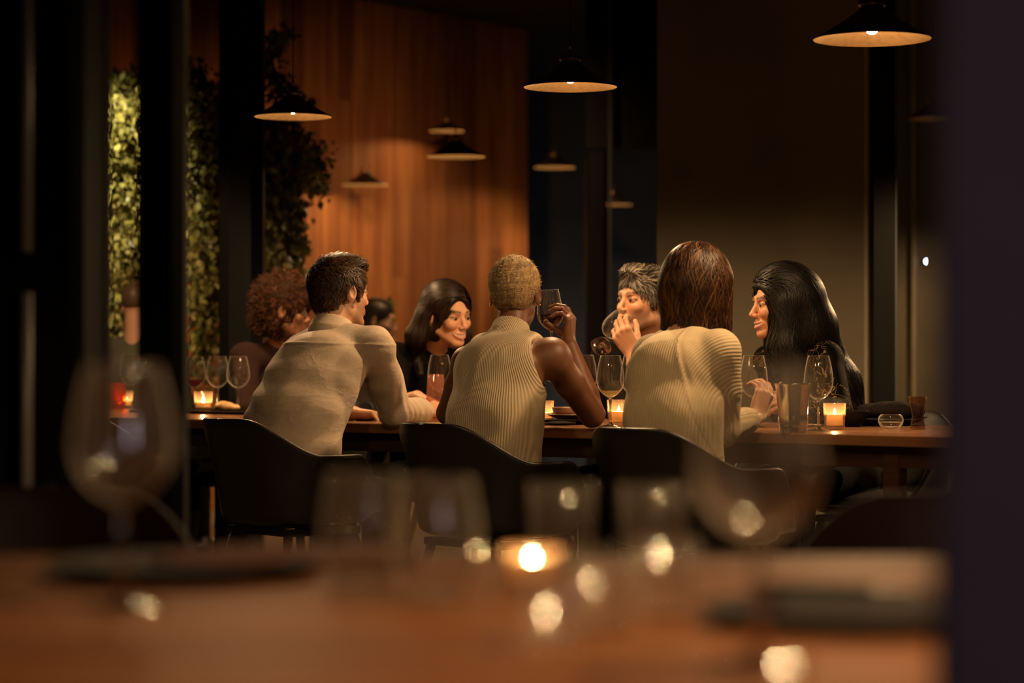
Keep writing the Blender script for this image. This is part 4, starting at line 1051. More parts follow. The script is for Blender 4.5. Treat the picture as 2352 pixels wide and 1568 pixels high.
# ---------------------------------------------------------------- the people
FWD = TB
def person(label, loc, group=None): return thing('person', label, 'person', (loc[0], loc[1], 0), group=group)
A = lambda *v: np.array(v, float)

# ===== 1 man in the beige shirt, back to the viewer
def man_shirt():
    root = person('seated person seen from behind, short dark hair, rolled-up beige linen shirt, leaning on the table', P(690, 1000, 8.1))
    Hc = P(781, 670, 8.32); R = frame((.78, .62, -.03), roll=.04); s = 1.0
    nb = P(762, 757, 8.27); ch = P(735, 835, 8.18); wa = P(682, 955, 8.08); hp = P(655, 1085, 8.04)
    rt = nrm(A(.80, -.60, -.04))
    shR = nb+rt*.185+A(0, 0, -.055); shL = nb-rt*.132+A(0, 0, -.088)
    elR = P(908, 946, 8.30); wrR = P(978, 944, 8.50)
    elL = P(752, 955, 8.70); wrL = P(812, 948, 8.66)
    # clothes
    G = Sdf()
    G.loft([(hp, .13, .190), (wa, .12, .185), (wa*.45+ch*.55, .115, .180), (ch, .105, .175), (nb+A(0, 0, -.045), .065, .115)], rt, .03)
    G.cap(shL, shR, .058, .060, .05)
    G.cap(nb+A(0, 0, -.02), shR, .045, .060, .04).cap(nb+A(0, 0, -.02), shL, .045, .058, .04)
    G.chain([shR, shR*.5+elR*.5, elR], [.066, .062, .056], .03)
    G.chain([elR, elR*.35+wrR*.65, elR*.15+wrR*.85], [.054, .047, .045], .015)
    G.chain([shL, shL*.5+elL*.5, elL], [.056, .054, .050], .03)
    G.chain([elL, elL*.4+wrL*.6], [.050, .044], .02)
    G.plane(elR*.20+wrR*.80, wrR-elR, k=.012)
    # roll of the sleeve, collar
    ax = nrm(wrR-elR); c = elR*.27+wrR*.73
    G.cap(c-ax*.018, c+ax*.010, .050, .049, .004)
    cd_ = nrm(Hc-nb)
    def disp(p):
        p = p.astype(np.float32); q = p-nb.astype(np.float32)
        u = q@rt.astype(np.float32); z = q[:, 2]
        a = (1/(1+np.exp(-(z+.30)*-18)))                     # lower back
        f = .0045*np.sin(z*70+u*9+1.6*np.sin(u*16))*np.exp(-((u+.10)/.09)**2)*np.exp(-((z+.22)/.12)**2)
        f += .0055*np.sin(z*48-u*22+1.4*wav(p, 8, 9))*a
        f += .0025*wav(p, 2, 26)
        e = np.linalg.norm(p-elR.astype(np.float32), axis=1); f += .0026*np.sin((p@ax.astype(np.float32))*150+q[:, 2]*60+4*wav(p, 4, 16))*np.exp(-(e/.12)**2)
        s_ = np.linalg.norm(p-shR.astype(np.float32), axis=1); f += .0035*np.sin((q@nrm(A(.3, .2, -1)).astype(np.float32))*80)*np.exp(-(s_/.09)**2)
        # yoke seam
        f += .0030*np.exp(-((z+.045+.12*u*u)/.004)**2)
        return -f
    G.disp = disp; G.dmax = .016
    cloth_mesh(root, G, .0042, M['linen'], 'shirt')
    K = Sdf(); K.cap(nb-cd_*.010, nb+cd_*.032, .079, .066, .004); K.cap(nb+cd_*.0-rt*.03, nb-cd_*.012+rt*.03, .05, .05, .02)
    K.cap(nb+cd_*.015, nb+cd_*.09, .059, .058, .003, 's'); K.plane(nb+cd_*.034, cd_, k=.004)
    cloth_mesh(root, K, .0035, M['linen'], 'collar')
    # body
    S = Sdf(); W = head_sdf(S, Hc, R, s, male=True, neck=nb+A(.0, .01, -.02), neck_r=.058)
    S.chain([nb+A(0, 0, -.03), ch, wa], [.05, .07, .07], .04).cap(nb+A(0, 0, -.05), shR, .04, .04, .03).cap(nb+A(0, 0, -.05), shL, .04, .04, .03)
    arm_sdf(S, shR, elR, wrR, (.040, .038, .031)); arm_sdf(S, shL, elL, wrL, (.040, .038, .030))
    hand_sdf(S, wrR, A(.55, .80, .10), A(-.3, .2, -.9), 1, 1.0, (.45, .5, .55, .6), (.3, .4), .05)
    hand_sdf(S, wrL, A(.95, -.25, -.12), A(-.1, -.15, -.95), 1, 1.0, (.5, .55, .6, .7), (.3, .3), .05)
    skin_mesh(root, S, .0033, Hc, R, s, (.50, .27, .165), stubble=(.14, .075, .045), brow=(.05, .028, .015), lip=(.42, .19, .13))
    eyes(root, W, R, s)
    # hair
    V = Sdf(); Wv = lambda *q: W(*q)
    V.ell(W(0, -.016, .034), np.array([.084, .102, .090]), R, .01).ell(W(0, .030, .090), np.array([.064, .060, .032]), R, .02).ell(W(0, -.055, -.030), np.array([.060, .048, .050]), R, .02)
    for sx in (-1, 1): V.cap(W(sx*.074, .022, .020), W(sx*.076, .020, -.022), .008, .004, .01)
    V.ell(W(0, .105, -.035), np.array([.10, .072, .078]), R, .014, 's'); V.ell(W(.088, -.002, -.028), np.array([.03, .024, .036]), R, .008, 's'); V.ell(W(-.088, -.002, -.028), np.array([.03, .024, .036]), R, .008, 's')
    V.plane(W(0, -.05, -.082), -R[:, 2], k=.01)
    V.disp = lambda p: .0065*wav(p, 11, 52)+.0022*wav(p, 12, 150); V.dmax = .012
    hairvol(root, V, .0045, (.030, .016, .009), sc_=90)
    V.disp = None
    rts = roots_on(V, W(0, -.01, .03), 4200, 3)
    crown = W(-.01, -.055, .12)
    def dirf(p, k):
        o = p-crown; o /= np.linalg.norm(o, axis=1, keepdims=True)+.02; z = ((p-Hc)@R)[:, 2][:, None]; t = np.clip((z-.03)/.06, 0, 1)
        return o*.8+R[:, 1]*(.9*t)+R[:, 0]*(.35*t)-np.array([0, 0, 1.])*(1-t)*1.1
    flow_hair(root, V, rts, 9, .0042, dirf, .0020, .0042, strand_cols(len(rts), (.016, .008, .005), (.10, .052, .022), 5, 1.9), 3, wave=.95, wfreq=170, liftk=.017, noise=.20, taper=.25)
    legs(root, hp+A(0, 0, -.0), FWD, M['denim'])
man_shirt()

# ===== 2 woman with cropped blond hair in the sleeveless ribbed top, raising a glass
def woman_tank():
    root = person('seated person from behind with cropped bleached hair and cream sleeveless ribbed top, raising red wine', P(1125, 1000, 7.6))
    Hc = P(1185, 672, 7.78); R = frame((.28, .96, -.02)); s = .985
    nb = P(1172, 762, 7.71); ch = P(1158, 845, 7.64); wa = P(1136, 960, 7.58); hp = P(1122, 1085, 7.56)
    rt = nrm(A(.83, -.55, 0))
    shR = P(1266, 818, 7.60); shL = P(1074, 832, 7.83)
    elR = P(1360, 952, 7.80); wrR = P(1307, 788, 7.87)
    elL = P(1030, 948, 7.90); wrL = P(1068, 956, 8.13)
    S = Sdf(); W = head_sdf(S, Hc, R, s, neck=nb+A(0, .01, -.01), neck_r=.048)
    S.loft([(hp, .10, .14), (wa, .088, .125), (ch, .092, .140), (nb+A(0, 0, -.07), .06, .10)], rt, .03)
    S.cap(nb+A(0, 0, -.055), shR, .038, .047, .035).cap(nb+A(0, 0, -.055), shL, .038, .047, .035)
    S.ell(shR+A(.004, 0, -.006), (.054, .052, .056), None, .03)
    arm_sdf(S, shR, elR, wrR, (.050, .040, .029), .03, 1.02)
    arm_sdf(S, shL, elL, wrL, (.047, .038, .028), .03)
    # hand with the glass: bowl centre
    gl = P(1263, 716, 7.95); ga = nrm(A(-.07, -.05, 1.0))
    f = nrm(A(.02, .12, 1.0)); n = nrm(A(-.93, .28, .12))
    hand_sdf(S, wrR, f, n, -1, .94, ((.50, .75, .5), (.60, .75, .5), (.70, .8, .5), (.8, .8, .5)), (.1, .2), .03, thumb_dir=A(-.80, -.12, .52))
    hand_sdf(S, wrL, A(.6, .8, -.05), A(0, 0, -1), 1, .92, (.2, .25, .3, .3))
    skin_mesh(root, S, .0033, Hc, R, s, (.155, .062, .030), brow=(.03, .015, .01), lip=(.2, .07, .05), blush=0)
    eyes(root, W, R, s)
    for sx in (-1, 1): MB().tube([W(sx*.083, -.014, -.036), W(sx*.086, -.014, -.043)], .0028, 8).build('earring', M['gold'], root, smooth=True, world=True)
    # top
    G = Sdf()
    G.loft([(hp, .122, .172), (wa, .112, .158), (ch, .113, .166), (nb+A(0, 0, -.075), .072, .128)], rt, .03)
    G.cap(nb+A(0, 0, -.045)-rt*.02, nb+rt*.075+A(0, 0, -.045), .052, .046, .03).cap(nb+A(0, 0, -.045), nb-rt*.10+A(0, 0, -.052), .052, .048, .03)
    ax = nrm(Hc-nb)
    G.cap(nb-ax*.01, nb+ax*.016, .066, .060, .018)
    S2 = Sdf(); arm_sdf(S2, shR+A(.02, 0, .0), elR, wrR, (.062, .052, .03))
    G.ell(shR+rt*.022+A(0, 0, -.005), (.085, .110, .120), frame((.35, .90, .12)), .006, 's')
    G.ell(shL-rt*.050+A(0, .02, -.02), (.042, .080, .11), frame((.6, .8, 0)), .006, 's')
    G.plane(nb+ax*.026, ax, k=.004)
    G.cap(nb+ax*.010, nb+ax*.09, .0525, .052, .003, 's')
    nbf = nb.astype(np.float32); rtf = rt.astype(np.float32)
    def disp(p):
        q = p-nbf; u = q@rtf; z = q[:, 2]
        f = .0060*np.exp(-((u-.005-.30*(z+.1))/.018)**2)*np.exp(-((z+.13)/.05)**2)-.0050*np.exp(-((u+.035)/.02)**2)*np.exp(-((z+.14)/.06)**2)
        f += .0050*np.sin(u*30+z*14+1.3)*(1/(1+np.exp((z+.22)*25)))+.002*wav(p, 3, 22)
        f += .004*np.sin(z*42-u*25)*np.exp(-((u-.09)/.05)**2)*np.exp(-((z+.34)/.07)**2)
        return -f
    G.disp = disp; G.dmax = .012
    def rib(V):
        q = V-nb; u = q@rt; z = q[:, 2]; w = np.clip((z+.26)/.22, 0, 1)**1.5; 
        return u*(1+.65*w)+.10*w*0
    cloth_mesh(root, G, .0036, M['knit_tank'], 'ribbed_top', rib)
    # bands: armhole edge and collar piping follow the opening
    # hair: cropped curls
    V = Sdf(); V.ell(W(0, -.016, .032), np.array([.0815, .1025, .0905])*s, R, .01).ell(W(0, -.050, -.020), np.array([.062, .052, .052])*s, R, .02)
    V.ell(W(0, .112, -.03), np.array([.10, .075, .085])*s, R, .012, 's')
    for sx in (-1, 1): V.ell(W(sx*.088, .004, -.024), np.array([.026, .026, .036])*s, R, .008, 's')
    V.plane(W(0, -.05, -.066), nrm(-R[:, 2]*1-R[:, 1]*.15), k=.008)
    V.disp = lambda p: .0016*wav(p, 11, 190)+.0010*wav(p, 15, 420); V.dmax = .004
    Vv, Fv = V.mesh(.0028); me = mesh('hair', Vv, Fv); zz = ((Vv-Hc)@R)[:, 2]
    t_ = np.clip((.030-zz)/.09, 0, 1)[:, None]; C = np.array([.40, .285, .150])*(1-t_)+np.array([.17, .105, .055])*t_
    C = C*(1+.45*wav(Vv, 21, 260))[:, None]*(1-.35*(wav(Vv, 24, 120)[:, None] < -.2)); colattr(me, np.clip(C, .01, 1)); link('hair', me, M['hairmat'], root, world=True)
    V.disp = None; rts = scalp_roots(4200, W, R, 4, zmin=-.060, face=.07, rad=np.array([.082, .103, .091]), c=(0, -.016, .032))
    g = V.grad(rts); rts = rts-g*V.eval(rts)[:, None]; rs = np.random.RandomState(4)
    d = g*.25+rs.normal(size=g.shape); d -= g*((d*g).sum(1, keepdims=True))*.7; d /= np.linalg.norm(d, axis=1, keepdims=True)
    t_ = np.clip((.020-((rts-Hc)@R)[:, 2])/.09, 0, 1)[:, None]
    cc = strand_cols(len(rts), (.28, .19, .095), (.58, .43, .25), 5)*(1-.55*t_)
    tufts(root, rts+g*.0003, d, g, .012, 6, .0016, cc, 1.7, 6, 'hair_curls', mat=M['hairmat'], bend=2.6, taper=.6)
    legs(root, hp, FWD, M['trousers'])
    # the glass
    t = wine_glass_model(h=.225, rb=.043, rr=.034, fill=.42, fmat=M['wine'])
    Rg = np.stack([nrm(np.cross(A(0, 1, 0), ga)), np.cross(ga, nrm(np.cross(A(0, 1, 0), ga))), ga], 1)
    base = gl-ga*.153
    place(t, base, 'raised wine glass half full of red wine, held beside the cropped bleached hair', rot=Matrix(Rg.tolist()).to_euler(), group=None)
woman_tank()

# ===== 3 woman in the cream sweater
def woman_sweater():
    root = person('seated person from behind with wavy brown shoulder-length hair and cream raglan sweater', P(1550, 1000, 7.2))
    Hc = P(1606, 662, 7.34); R = frame((.62, .78, -.02)); s = .98
    nb = P(1568, 762, 7.27); ch = P(1558, 850, 7.20); wa = P(1550, 960, 7.15); hp = P(1548, 1085, 7.15)
    rt = nrm(A(.87, -.49, -.02))
    shR = P(1652, 808, 7.14); shL = P(1498, 816, 7.38)
    elR = P(1664, 985, 7.20); wrR = P(1738, 958, 7.42)
    elL = P(1492, 965, 7.55); wrL = P(1530, 962, 7.75)
    S = Sdf(); W = head_sdf(S, Hc, R, s, neck=nb+A(0, .01, -.01), neck_r=.046)
    S.chain([nb+A(0, 0, -.05), ch, wa], [.05, .07, .07], .04).cap(nb+A(0, 0, -.05), shR, .035, .035, .03).cap(nb+A(0, 0, -.05), shL, .035, .035, .03)
    arm_sdf(S, shR, elR, wrR, (.036, .034, .027)); arm_sdf(S, shL, elL, wrL, (.036, .034, .027))
    hand_sdf(S, wrR, A(.30, .35, .85), A(-.6, .6, -.1), -1, .92, (.4, .5, .6, .6), (.3, .3))
    hand_sdf(S, wrL, A(.5, .8, -.05), A(0, 0, -1), 1, .92, (.3, .35, .4, .4))
    skin_mesh(root, S, .0036, Hc, R, s, (.52, .29, .18), brow=(.06, .03, .02), lip=(.45, .18, .14))
    eyes(root, W, R, s)
    G = Sdf()
    G.loft([(hp, .122, .155), (wa, .115, .145), (ch, .114, .150), (nb+A(0, 0, -.055), .070, .100)], rt, .035)
    G.cap(nb+A(0, 0, -.035), shR, .048, .062, .04).cap(nb+A(0, 0, -.035), shL, .048, .060, .04)
    G.chain([shR, shR*.5+elR*.5, elR], [.066, .060, .054], .016); G.chain([elR, elR*.25+wrR*.75], [.050, .040], .015)
    G.chain([shL, shL*.5+elL*.5, elL], [.062, .056, .050], .02); G.chain([elL, elL*.25+wrL*.75], [.046, .038], .015)
    ax = nrm(nrm(Hc-nb)+A(0, 0, .8)-rt*.10)
    G.cap(nb+ax*.012, nb+ax*.12, .064, .066, .012, 's'); 
    nbf = nb.astype(np.float32); rtf = rt.astype(np.float32)
    # raglan seam from collar to armpit
    a0 = nb+rt*.045+A(0, 0, -.01); a1 = nb+rt*.112+A(0, 0, -.19)
    def seamd(V):
        q = V-a0; ba = a1-a0; u_ = (q@rt); z_ = q[:, 2]; tx = (ba@rt); tz = ba[2]; L = math.hypot(tx, tz)
        return (u_*tz-z_*tx)/L, (u_*tx+z_*tz)/L
    def disp(p):
        q = p-nbf; u = q@rtf; z = q[:, 2]; d, l = seamd(p)
        wn = 1/(1+np.exp(-(l+.005)*250))/(1+np.exp((l-.17)*60)); f = (.0032*np.exp(-(d/.004)**2)-.0025*np.exp(-((d+.010)/.007)**2))*wn
        f += .0055*np.sin(u*34+z*9+.6)*(1/(1+np.exp((z+.20)*22)))+.0035*wav(p, 6, 20)+.0015*wav(p, 7, 60)
        return -f
    G.disp = disp; G.dmax = .014
    def rib(V):
        q = V-nb; u = q@rt; z = q[:, 2]; d, l = seamd(V)
        sl = (d < 0) if True else 0
        body = u*1.0
        q2 = V-shR; rr = np.hypot(q2@rt, q2[:, 2]*1.0); fan = np.arctan2(q2[:, 2]+.02, q2@rt+.02)*.09
        sleeve = np.where(z > -.20, np.hypot(u-.215, .75*(z+.20)), np.abs(u-.215))
        return np.where(d < -.002, sleeve, body)
    cloth_mesh(root, G, .0040, M['knit_sweater'], 'sweater', rib)
    # hair
    V = Sdf(); V.ell(W(0, -.016, .036), np.array([.088, .108, .097]), R, .01)
    V.ell(W(0, -.050, -.025), np.array([.088, .070, .080]), R, .05).ell(W(0, -.045, -.080), np.array([.078, .050, .045]), R, .045)
    for sx in (-1, 1): V.cap(W(sx*.066, .012, .02), W(sx*.076, .012, -.08), .028, .022, .03)
    V.ell(W(0, .125, -.04), np.array([.072, .085, .13]), R, .02, 's'); V.plane(W(0, -.04, -.118), nrm(-R[:, 2]), k=.02)
    V.disp = lambda p: .005*wav(p*np.array([1, 1, .4], np.float32), 11, 60); V.dmax = .009
    hairvol(root, V, .0045, (.022, .010, .006), sc_=70)
    V.disp = None; part = W(.018, .0, .130)
    q2 = roots_on(V, W(0, -.016, .03), 4200, 7, keep=lambda p: ((p-Hc)@R)[:, 2] > -.04)
    def dirf(p, k):
        o = p-part; o = o-np.outer(o@R[:, 2], R[:, 2]); o /= np.linalg.norm(o, axis=1, keepdims=True)+.03; z = np.clip((((p-Hc)@R)[:, 2]-.02)/.09, 0, 1)[:, None]
        return o*z*1.2+np.array([0, 0, -1.])-R[:, 1]*.10
    cc = strand_cols(len(q2), (.018, .008, .004), (.15, .068, .026), 9, 2.6)
    flow_hair(root, V, q2, 26, .0085, dirf, .0045, .0048, cc, 3, wave=.50, wfreq=48, lift=.007, noise=.05, taper=.3, zfree=lambda p: Hc[2]-.080, drop=face_drop(Hc, R))
    legs(root, hp, FWD, M['trousers'])
woman_sweater()

# ===== 4 curly haired person on the far side, left
def curly():
    Y0 = 10.0
    root = person('seated person with a round halo of copper-brown curls, half behind the beige shirt', P(630, 1000, 10.15))
    Hc = P(652, 712, Y0); R = frame((.98, .12, -.10)); s = .97
    nb = P(632, 792, 10.10); ch = P(622, 860, 10.15); wa = P(630, 960, 10.2); hp = P(635, 1050, 10.25); rt = nrm(A(-.75, -.66, 0))
    shR = nb+rt*.155+A(0, 0, -.05); shL = nb-rt*.155+A(0, 0, -.05)
    elR = P(572, 935, 9.88); wrR = P(650, 952, 9.75); elL = P(700, 950, 10.15); wrL = P(720, 950, 9.9)
    S = Sdf(); W = head_sdf(S, Hc, R, s, neck=nb, neck_r=.046)
    S.chain([nb+A(0, 0, -.05), ch, wa], [.05, .06, .06], .04).cap(nb+A(0, 0, -.05), shR, .03, .03, .03).cap(nb+A(0, 0, -.05), shL, .03, .03, .03)
    arm_sdf(S, shR, elR, wrR, (.034, .032, .026)); arm_sdf(S, shL, elL, wrL, (.034, .032, .026))
    hand_sdf(S, wrR, A(.9, -.2, -.05), A(0, 0, -1), 1, .92, (.3, .35, .4, .4)); hand_sdf(S, wrL, A(.3, -.9, -.05), A(0, 0, -1), 1, .92, (.3, .35, .4, .4))
    skin_mesh(root, S, .0045, Hc, R, s, (.28, .13, .07), brow=(.03, .015, .01), lip=(.3, .1, .08)); eyes(root, W, R, s)
    G = Sdf(); G.loft([(hp, .115, .155), (wa, .10, .135), (ch, .105, .15), (nb+A(0, 0, -.06), .065, .09)], rt, .03)
    G.cap(nb+A(0, 0, -.04), shR, .045, .054, .04).cap(nb+A(0, 0, -.04), shL, .045, .054, .04)
    G.chain([shR, elR], [.056, .046], .03).chain([elR, elR*.15+wrR*.85], [.045, .036], .01).chain([shL, elL], [.056, .046], .03).chain([elL, elL*.15+wrL*.85], [.045, .036], .01)
    G.disp = lambda p: .003*wav(p, 4, 35); G.dmax = .006
    cloth_mesh(root, G, .006, M['brown_cloth'], 'sweater')
    V = Sdf(); c = P(645, 700, Y0+.04); V.ell(c+A(0, 0, .012), (.122, .12, .124), None, .02).ell(c+A(-.012, 0, -.07), (.108, .10, .075), None, .04).ell(c+A(.03, 0, .02), (.10, .11, .10), None, .04)
    V.ell(W(.0, .125, -.035), np.array([.058, .075, .085]), R, .02, 's')
    V.disp = lambda p: .010*wav(p, 11, 55)+.004*wav(p, 5, 130); V.dmax = .02
    hairvol(root, V, .006, (.022, .009, .005), sc_=50, mat=M['hairmat'])
    V.disp = None; rs = np.random.RandomState(5); v = rs.normal(size=(4200, 3)); v /= np.linalg.norm(v, axis=1, keepdims=True)
    p = (c+v*.12).astype(np.float32)
    for _ in range(3): g = V.grad(p); p = p-g*V.eval(p)[:, None]
    g = V.grad(p); keep = ((p-Hc)@R)[:, 1] < .07; p = p[keep]; g = g[keep]; v = v[keep]
    d = g*.8+rs.normal(size=g.shape)*.7; d /= np.linalg.norm(d, axis=1, keepdims=True)
    tufts(root, p-g*.004, d, g, .036, 9, .0022, strand_cols(len(p), (.03, .012, .006), (.16, .065, .026), 2, 1.5), 1.5, 3, 'hair_curls', bend=2.2, taper=.5, mat=M['hairmat'])
    legs(root, hp, -FWD, M['trousers'], h=.016)
curly()

# ===== 5 smiling woman in black
def smiling():
    Y0 = 9.37
    root = person('smiling person facing the viewer, dark shoulder-length hair tucked behind the ear, black top', P(975, 1000, 9.7))
    Hc = P(1028, 722, Y0); R = frame((.68, -.72, -.17), roll=-.04); s = .985
    nb = P(995, 800, 9.50); ch = P(975, 870, 9.55); wa = P(968, 960, 9.65); hp = P(965, 1060, 9.75); rt = nrm(A(-.90, -.42, 0))
    shR = nb+rt*.16+A(0, 0, -.035); shL = nb-rt*.16+A(0, 0, -.06)
    elR = P(905, 935, 9.25); wrR = P(958, 910, 9.00); elL = P(1075, 950, 9.45); wrL = P(1030, 945, 9.1)
    S = Sdf(); W = head_sdf(S, Hc, R, s, smile=1.0, open_mouth=1.0, neck=nb, neck_r=.045)
    S.chain([nb+A(0, 0, -.05), ch, wa], [.05, .06, .06], .04).cap(nb+A(0, 0, -.05), shR, .03, .03, .03).cap(nb+A(0, 0, -.05), shL, .03, .03, .03)
    arm_sdf(S, shR, elR, wrR, (.034, .033, .026)); arm_sdf(S, shL, elL, wrL, (.034, .033, .026))
    hand_sdf(S, wrR, A(.80, -.50, -.32), A(.0, -.2, -.9), 1, .93, (.35, .4, .45, .5), (.3, .3), .05)
    hand_sdf(S, wrL, A(-.4, -.9, -.1), A(0, 0, -1), 1, .92, (.3, .35, .4, .4))
    skin_mesh(root, S, .0024, Hc, R, s, (.60, .32, .19), brow=(.035, .018, .012), lip=(.50, .17, .13), blush=.25)
    eyes(root, W, R, s, look=(.15, 1, -.1)); teeth(root, W, R, s)
    for sx in (1,): 
        MB().tube([W(sx*.084, -.004, -.032)+R[:, 0]*.003*0+np.array([0, 0, -.012])*math.cos(a)+R[:, 1]*.008*math.sin(a) for a in np.linspace(0, 6.28, 14)], .0016, 6).build('earring', M['gold'], root, smooth=True, world=True)
    G = Sdf(); G.loft([(hp, .115, .155), (wa, .10, .14), (ch, .105, .15), (nb+A(0, 0, -.06), .06, .09)], rt, .03)
    G.cap(nb+A(0, 0, -.04), shR, .042, .054, .04).cap(nb+A(0, 0, -.04), shL, .042, .054, .04)
    G.chain([shR, elR], [.058, .048], .03).chain([elR, elR*.45+wrR*.55], [.045, .038], .01).chain([shL, elL], [.056, .046], .03).chain([elL, elL*.15+wrL*.85], [.045, .036], .01)
    G.disp = lambda p: .003*wav(p, 4, 35); G.dmax = .006
    cloth_mesh(root, G, .006, M['black_cloth'], 'top')
    V = Sdf(); V.ell(W(0, -.018, .036), np.array([.088, .106, .096])*s, R, .01)
    V.ell(W(0, -.050, -.03), np.array([.088, .066, .08]), R, .04)
    lk = [W(.080, -.045, -.02), W(.100, -.045, -.09)+A(-.01, 0, 0), nb+rt*.080+A(0, 0, -.01), nb+rt*.085+A(.03, -.07, -.10)]
    V.chain(lk, [.034, .036, .036, .014], .03)
    lk2 = [W(-.080, .0, .0), W(-.088, .010, -.08), W(-.086, .01, -.15)]
    V.chain(lk2, [.022, .022, .012], .02)
    V.ell(W(.012, .112, -.028), np.array([.0700, .064, .112]), R, .010, 's'); V.ell(W(.088, .020, -.030), np.array([.026, .034, .045]), R, .01, 's')
    V.disp = lambda p: .003*wav(p, 11, 50); V.dmax = .006
    hairvol(root, V, .0045, (.009, .005, .0035), sc_=70); V.disp = None
    q2 = roots_on(V, W(0, -.018, .036), 3600, 8, keep=lambda p: ((p-Hc)@R)[:, 2] > -.02)
    def dirf(p, k):
        q = (p-Hc)@R; w = np.clip((q[:, 2]-.02)/.07, 0, 1)[:, None]; sg = np.tanh((q[:, 0]--.030)/.015)[:, None]
        return R[:, 0]*sg*w*1.3-R[:, 1]*(.9*w+.25)-np.array([0, 0, 1.])*(1.15-w)
    flow_hair(root, V, q2, 30, .009, dirf, .003, .0040, strand_cols(len(q2), (.006, .003, .0025), (.036, .018, .009), 9, 1.8), 3, wave=.14, wfreq=18, lift=.005, noise=.03, drop=face_drop(Hc, R, .052, .070, .080))
    legs(root, hp, -FWD, M['trousers'], h=.016)
smiling()

# ===== 6 grey haired man drinking
def greyman():
    Y0 = 8.84
    root = person('grey-haired stubbled person in black drinking from a tilted wine glass, partly behind the cream sweater', P(1500, 1000, 9.1))
    Hc = P(1478, 690, Y0); R = frame((-.80, -.60, .03), roll=.02); s = 1.03
    nb = P(1500, 795, 8.98); ch = P(1500, 870, 9.02); wa = P(1500, 960, 9.05); hp = P(1500, 1060, 9.1); rt = nrm(A(-.72, .69, 0)); rt = nrm(A(-.85, -.2, 0))
    shR = nb+A(-.17, -.02, -.055); shL = nb+A(.17, .05, -.055)
    elR = P(1462, 935, 8.55); wrR = P(1456, 812, 8.63); elL = P(1560, 950, 8.8); wrL = P(1530, 950, 8.5)
    S = Sdf(); W = head_sdf(S, Hc, R, s, male=True, neck=nb+A(0, 0, -.01), neck_r=.060)
    S.chain([nb+A(0, 0, -.05), ch, wa], [.05, .07, .07], .04).cap(nb+A(0, 0, -.05), shR, .035, .035, .03).cap(nb+A(0, 0, -.05), shL, .035, .035, .03)
    arm_sdf(S, shR, elR, wrR, (.04, .038, .031)); arm_sdf(S, shL, elL, wrL, (.04, .038, .030))
    hand_sdf(S, wrR, A(-.50, -.06, .86), A(.30, .93, .20), -1, 1.0, ((.55, .75, .6), (.55, .75, .6), (.60, .75, .6), (.65, .8, .6)), (.2, .3), .03, thumb_dir=A(.05, .45, .9))
    hand_sdf(S, wrL, A(-.3, -.9, -.1), A(0, 0, -1), 1, 1.0, (.3, .35, .4, .4))
    skin_mesh(root, S, .0025, Hc, R, s, (.50, .25, .145), brow=(.045, .03, .022), lip=(.42, .18, .13), stubble=(.16, .10, .075), blush=.12)
    eyes(root, W, R, s, look=(.1, 1, -.05))
    G = Sdf(); G.loft([(hp, .125, .17), (wa, .115, .16), (ch, .12, .17), (nb+A(0, 0, -.065), .07, .10)], A(1, .2, 0), .03)
    G.cap(nb+A(0, 0, -.05), shR, .045, .060, .04).cap(nb+A(0, 0, -.05), shL, .045, .060, .04)
    G.chain([shR, elR], [.064, .054], .03).chain([elR, elR*.38+wrR*.62], [.052, .042], .01).chain([shL, elL], [.064, .054], .03).chain([elL, elL*.2+wrL*.8], [.05, .04], .01)
    G.disp = lambda p: .003*wav(p, 4, 35); G.dmax = .006
    cloth_mesh(root, G, .006, M['black_cloth'], 'shirt')
    V = Sdf(); V.ell(W(0, -.018, .036), np.array([.083, .100, .086])*s, R, .01).ell(W(0, .052, .096), np.array([.050, .040, .024])*s, R, .025).ell(W(0, -.055, -.025), np.array([.06, .045, .05])*s, R, .02)
    for sx in (-1, 1): V.cap(W(sx*.076, .018, .022), W(sx*.077, .016, -.020), .008, .004, .01)
    V.ell(W(0, .112, -.030), np.array([.10, .072, .084])*s, R, .012, 's')
    for sx in (-1, 1): V.ell(W(sx*.090, -.002, -.028), np.array([.028, .024, .036])*s, R, .008, 's')
    V.plane(W(0, -.05, -.08), -R[:, 2], k=.01)
    V.disp = lambda p: .004*wav(p, 11, 60); V.dmax = .008
    hairvol(root, V, .0045, (.028, .023, .018), sc_=110, nz=.4); V.disp = None
    rts = roots_on(V, W(0, -.01, .03), 4200, 3); crown = W(.01, .075, .13)
    def dirf(p, k):
        q = (p-Hc)@R; z = q[:, 2][:, None]; t = np.clip((z-.03)/.06, 0, 1)
        return -R[:, 1]*(.9*t)+R[:, 0]*(.5*t)-np.array([0, 0, 1.])*(1-t)*1.1-R[:, 1]*.3
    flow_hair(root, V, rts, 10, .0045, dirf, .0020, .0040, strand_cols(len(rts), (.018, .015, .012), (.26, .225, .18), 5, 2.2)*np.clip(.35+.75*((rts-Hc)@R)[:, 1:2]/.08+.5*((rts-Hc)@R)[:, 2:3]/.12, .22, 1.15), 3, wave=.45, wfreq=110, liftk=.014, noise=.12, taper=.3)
    legs(root, hp, -FWD, M['trousers'], h=.016)
    t = wine_glass_model(h=.212, rb=.041, rr=.031)
    mouth = W(0, .108, -.066); ft = P(1384, 791, 8.62); ga = nrm(mouth-ft)
    r_ = nrm(np.cross(A(0, 1, 0), ga)); Rg = np.stack([r_, np.cross(ga, r_), ga], 1)
    place(t, mouth-ga*.206, 'tilted wine glass at the mouth of the grey-haired person', rot=Matrix(Rg.tolist()).to_euler())
greyman()

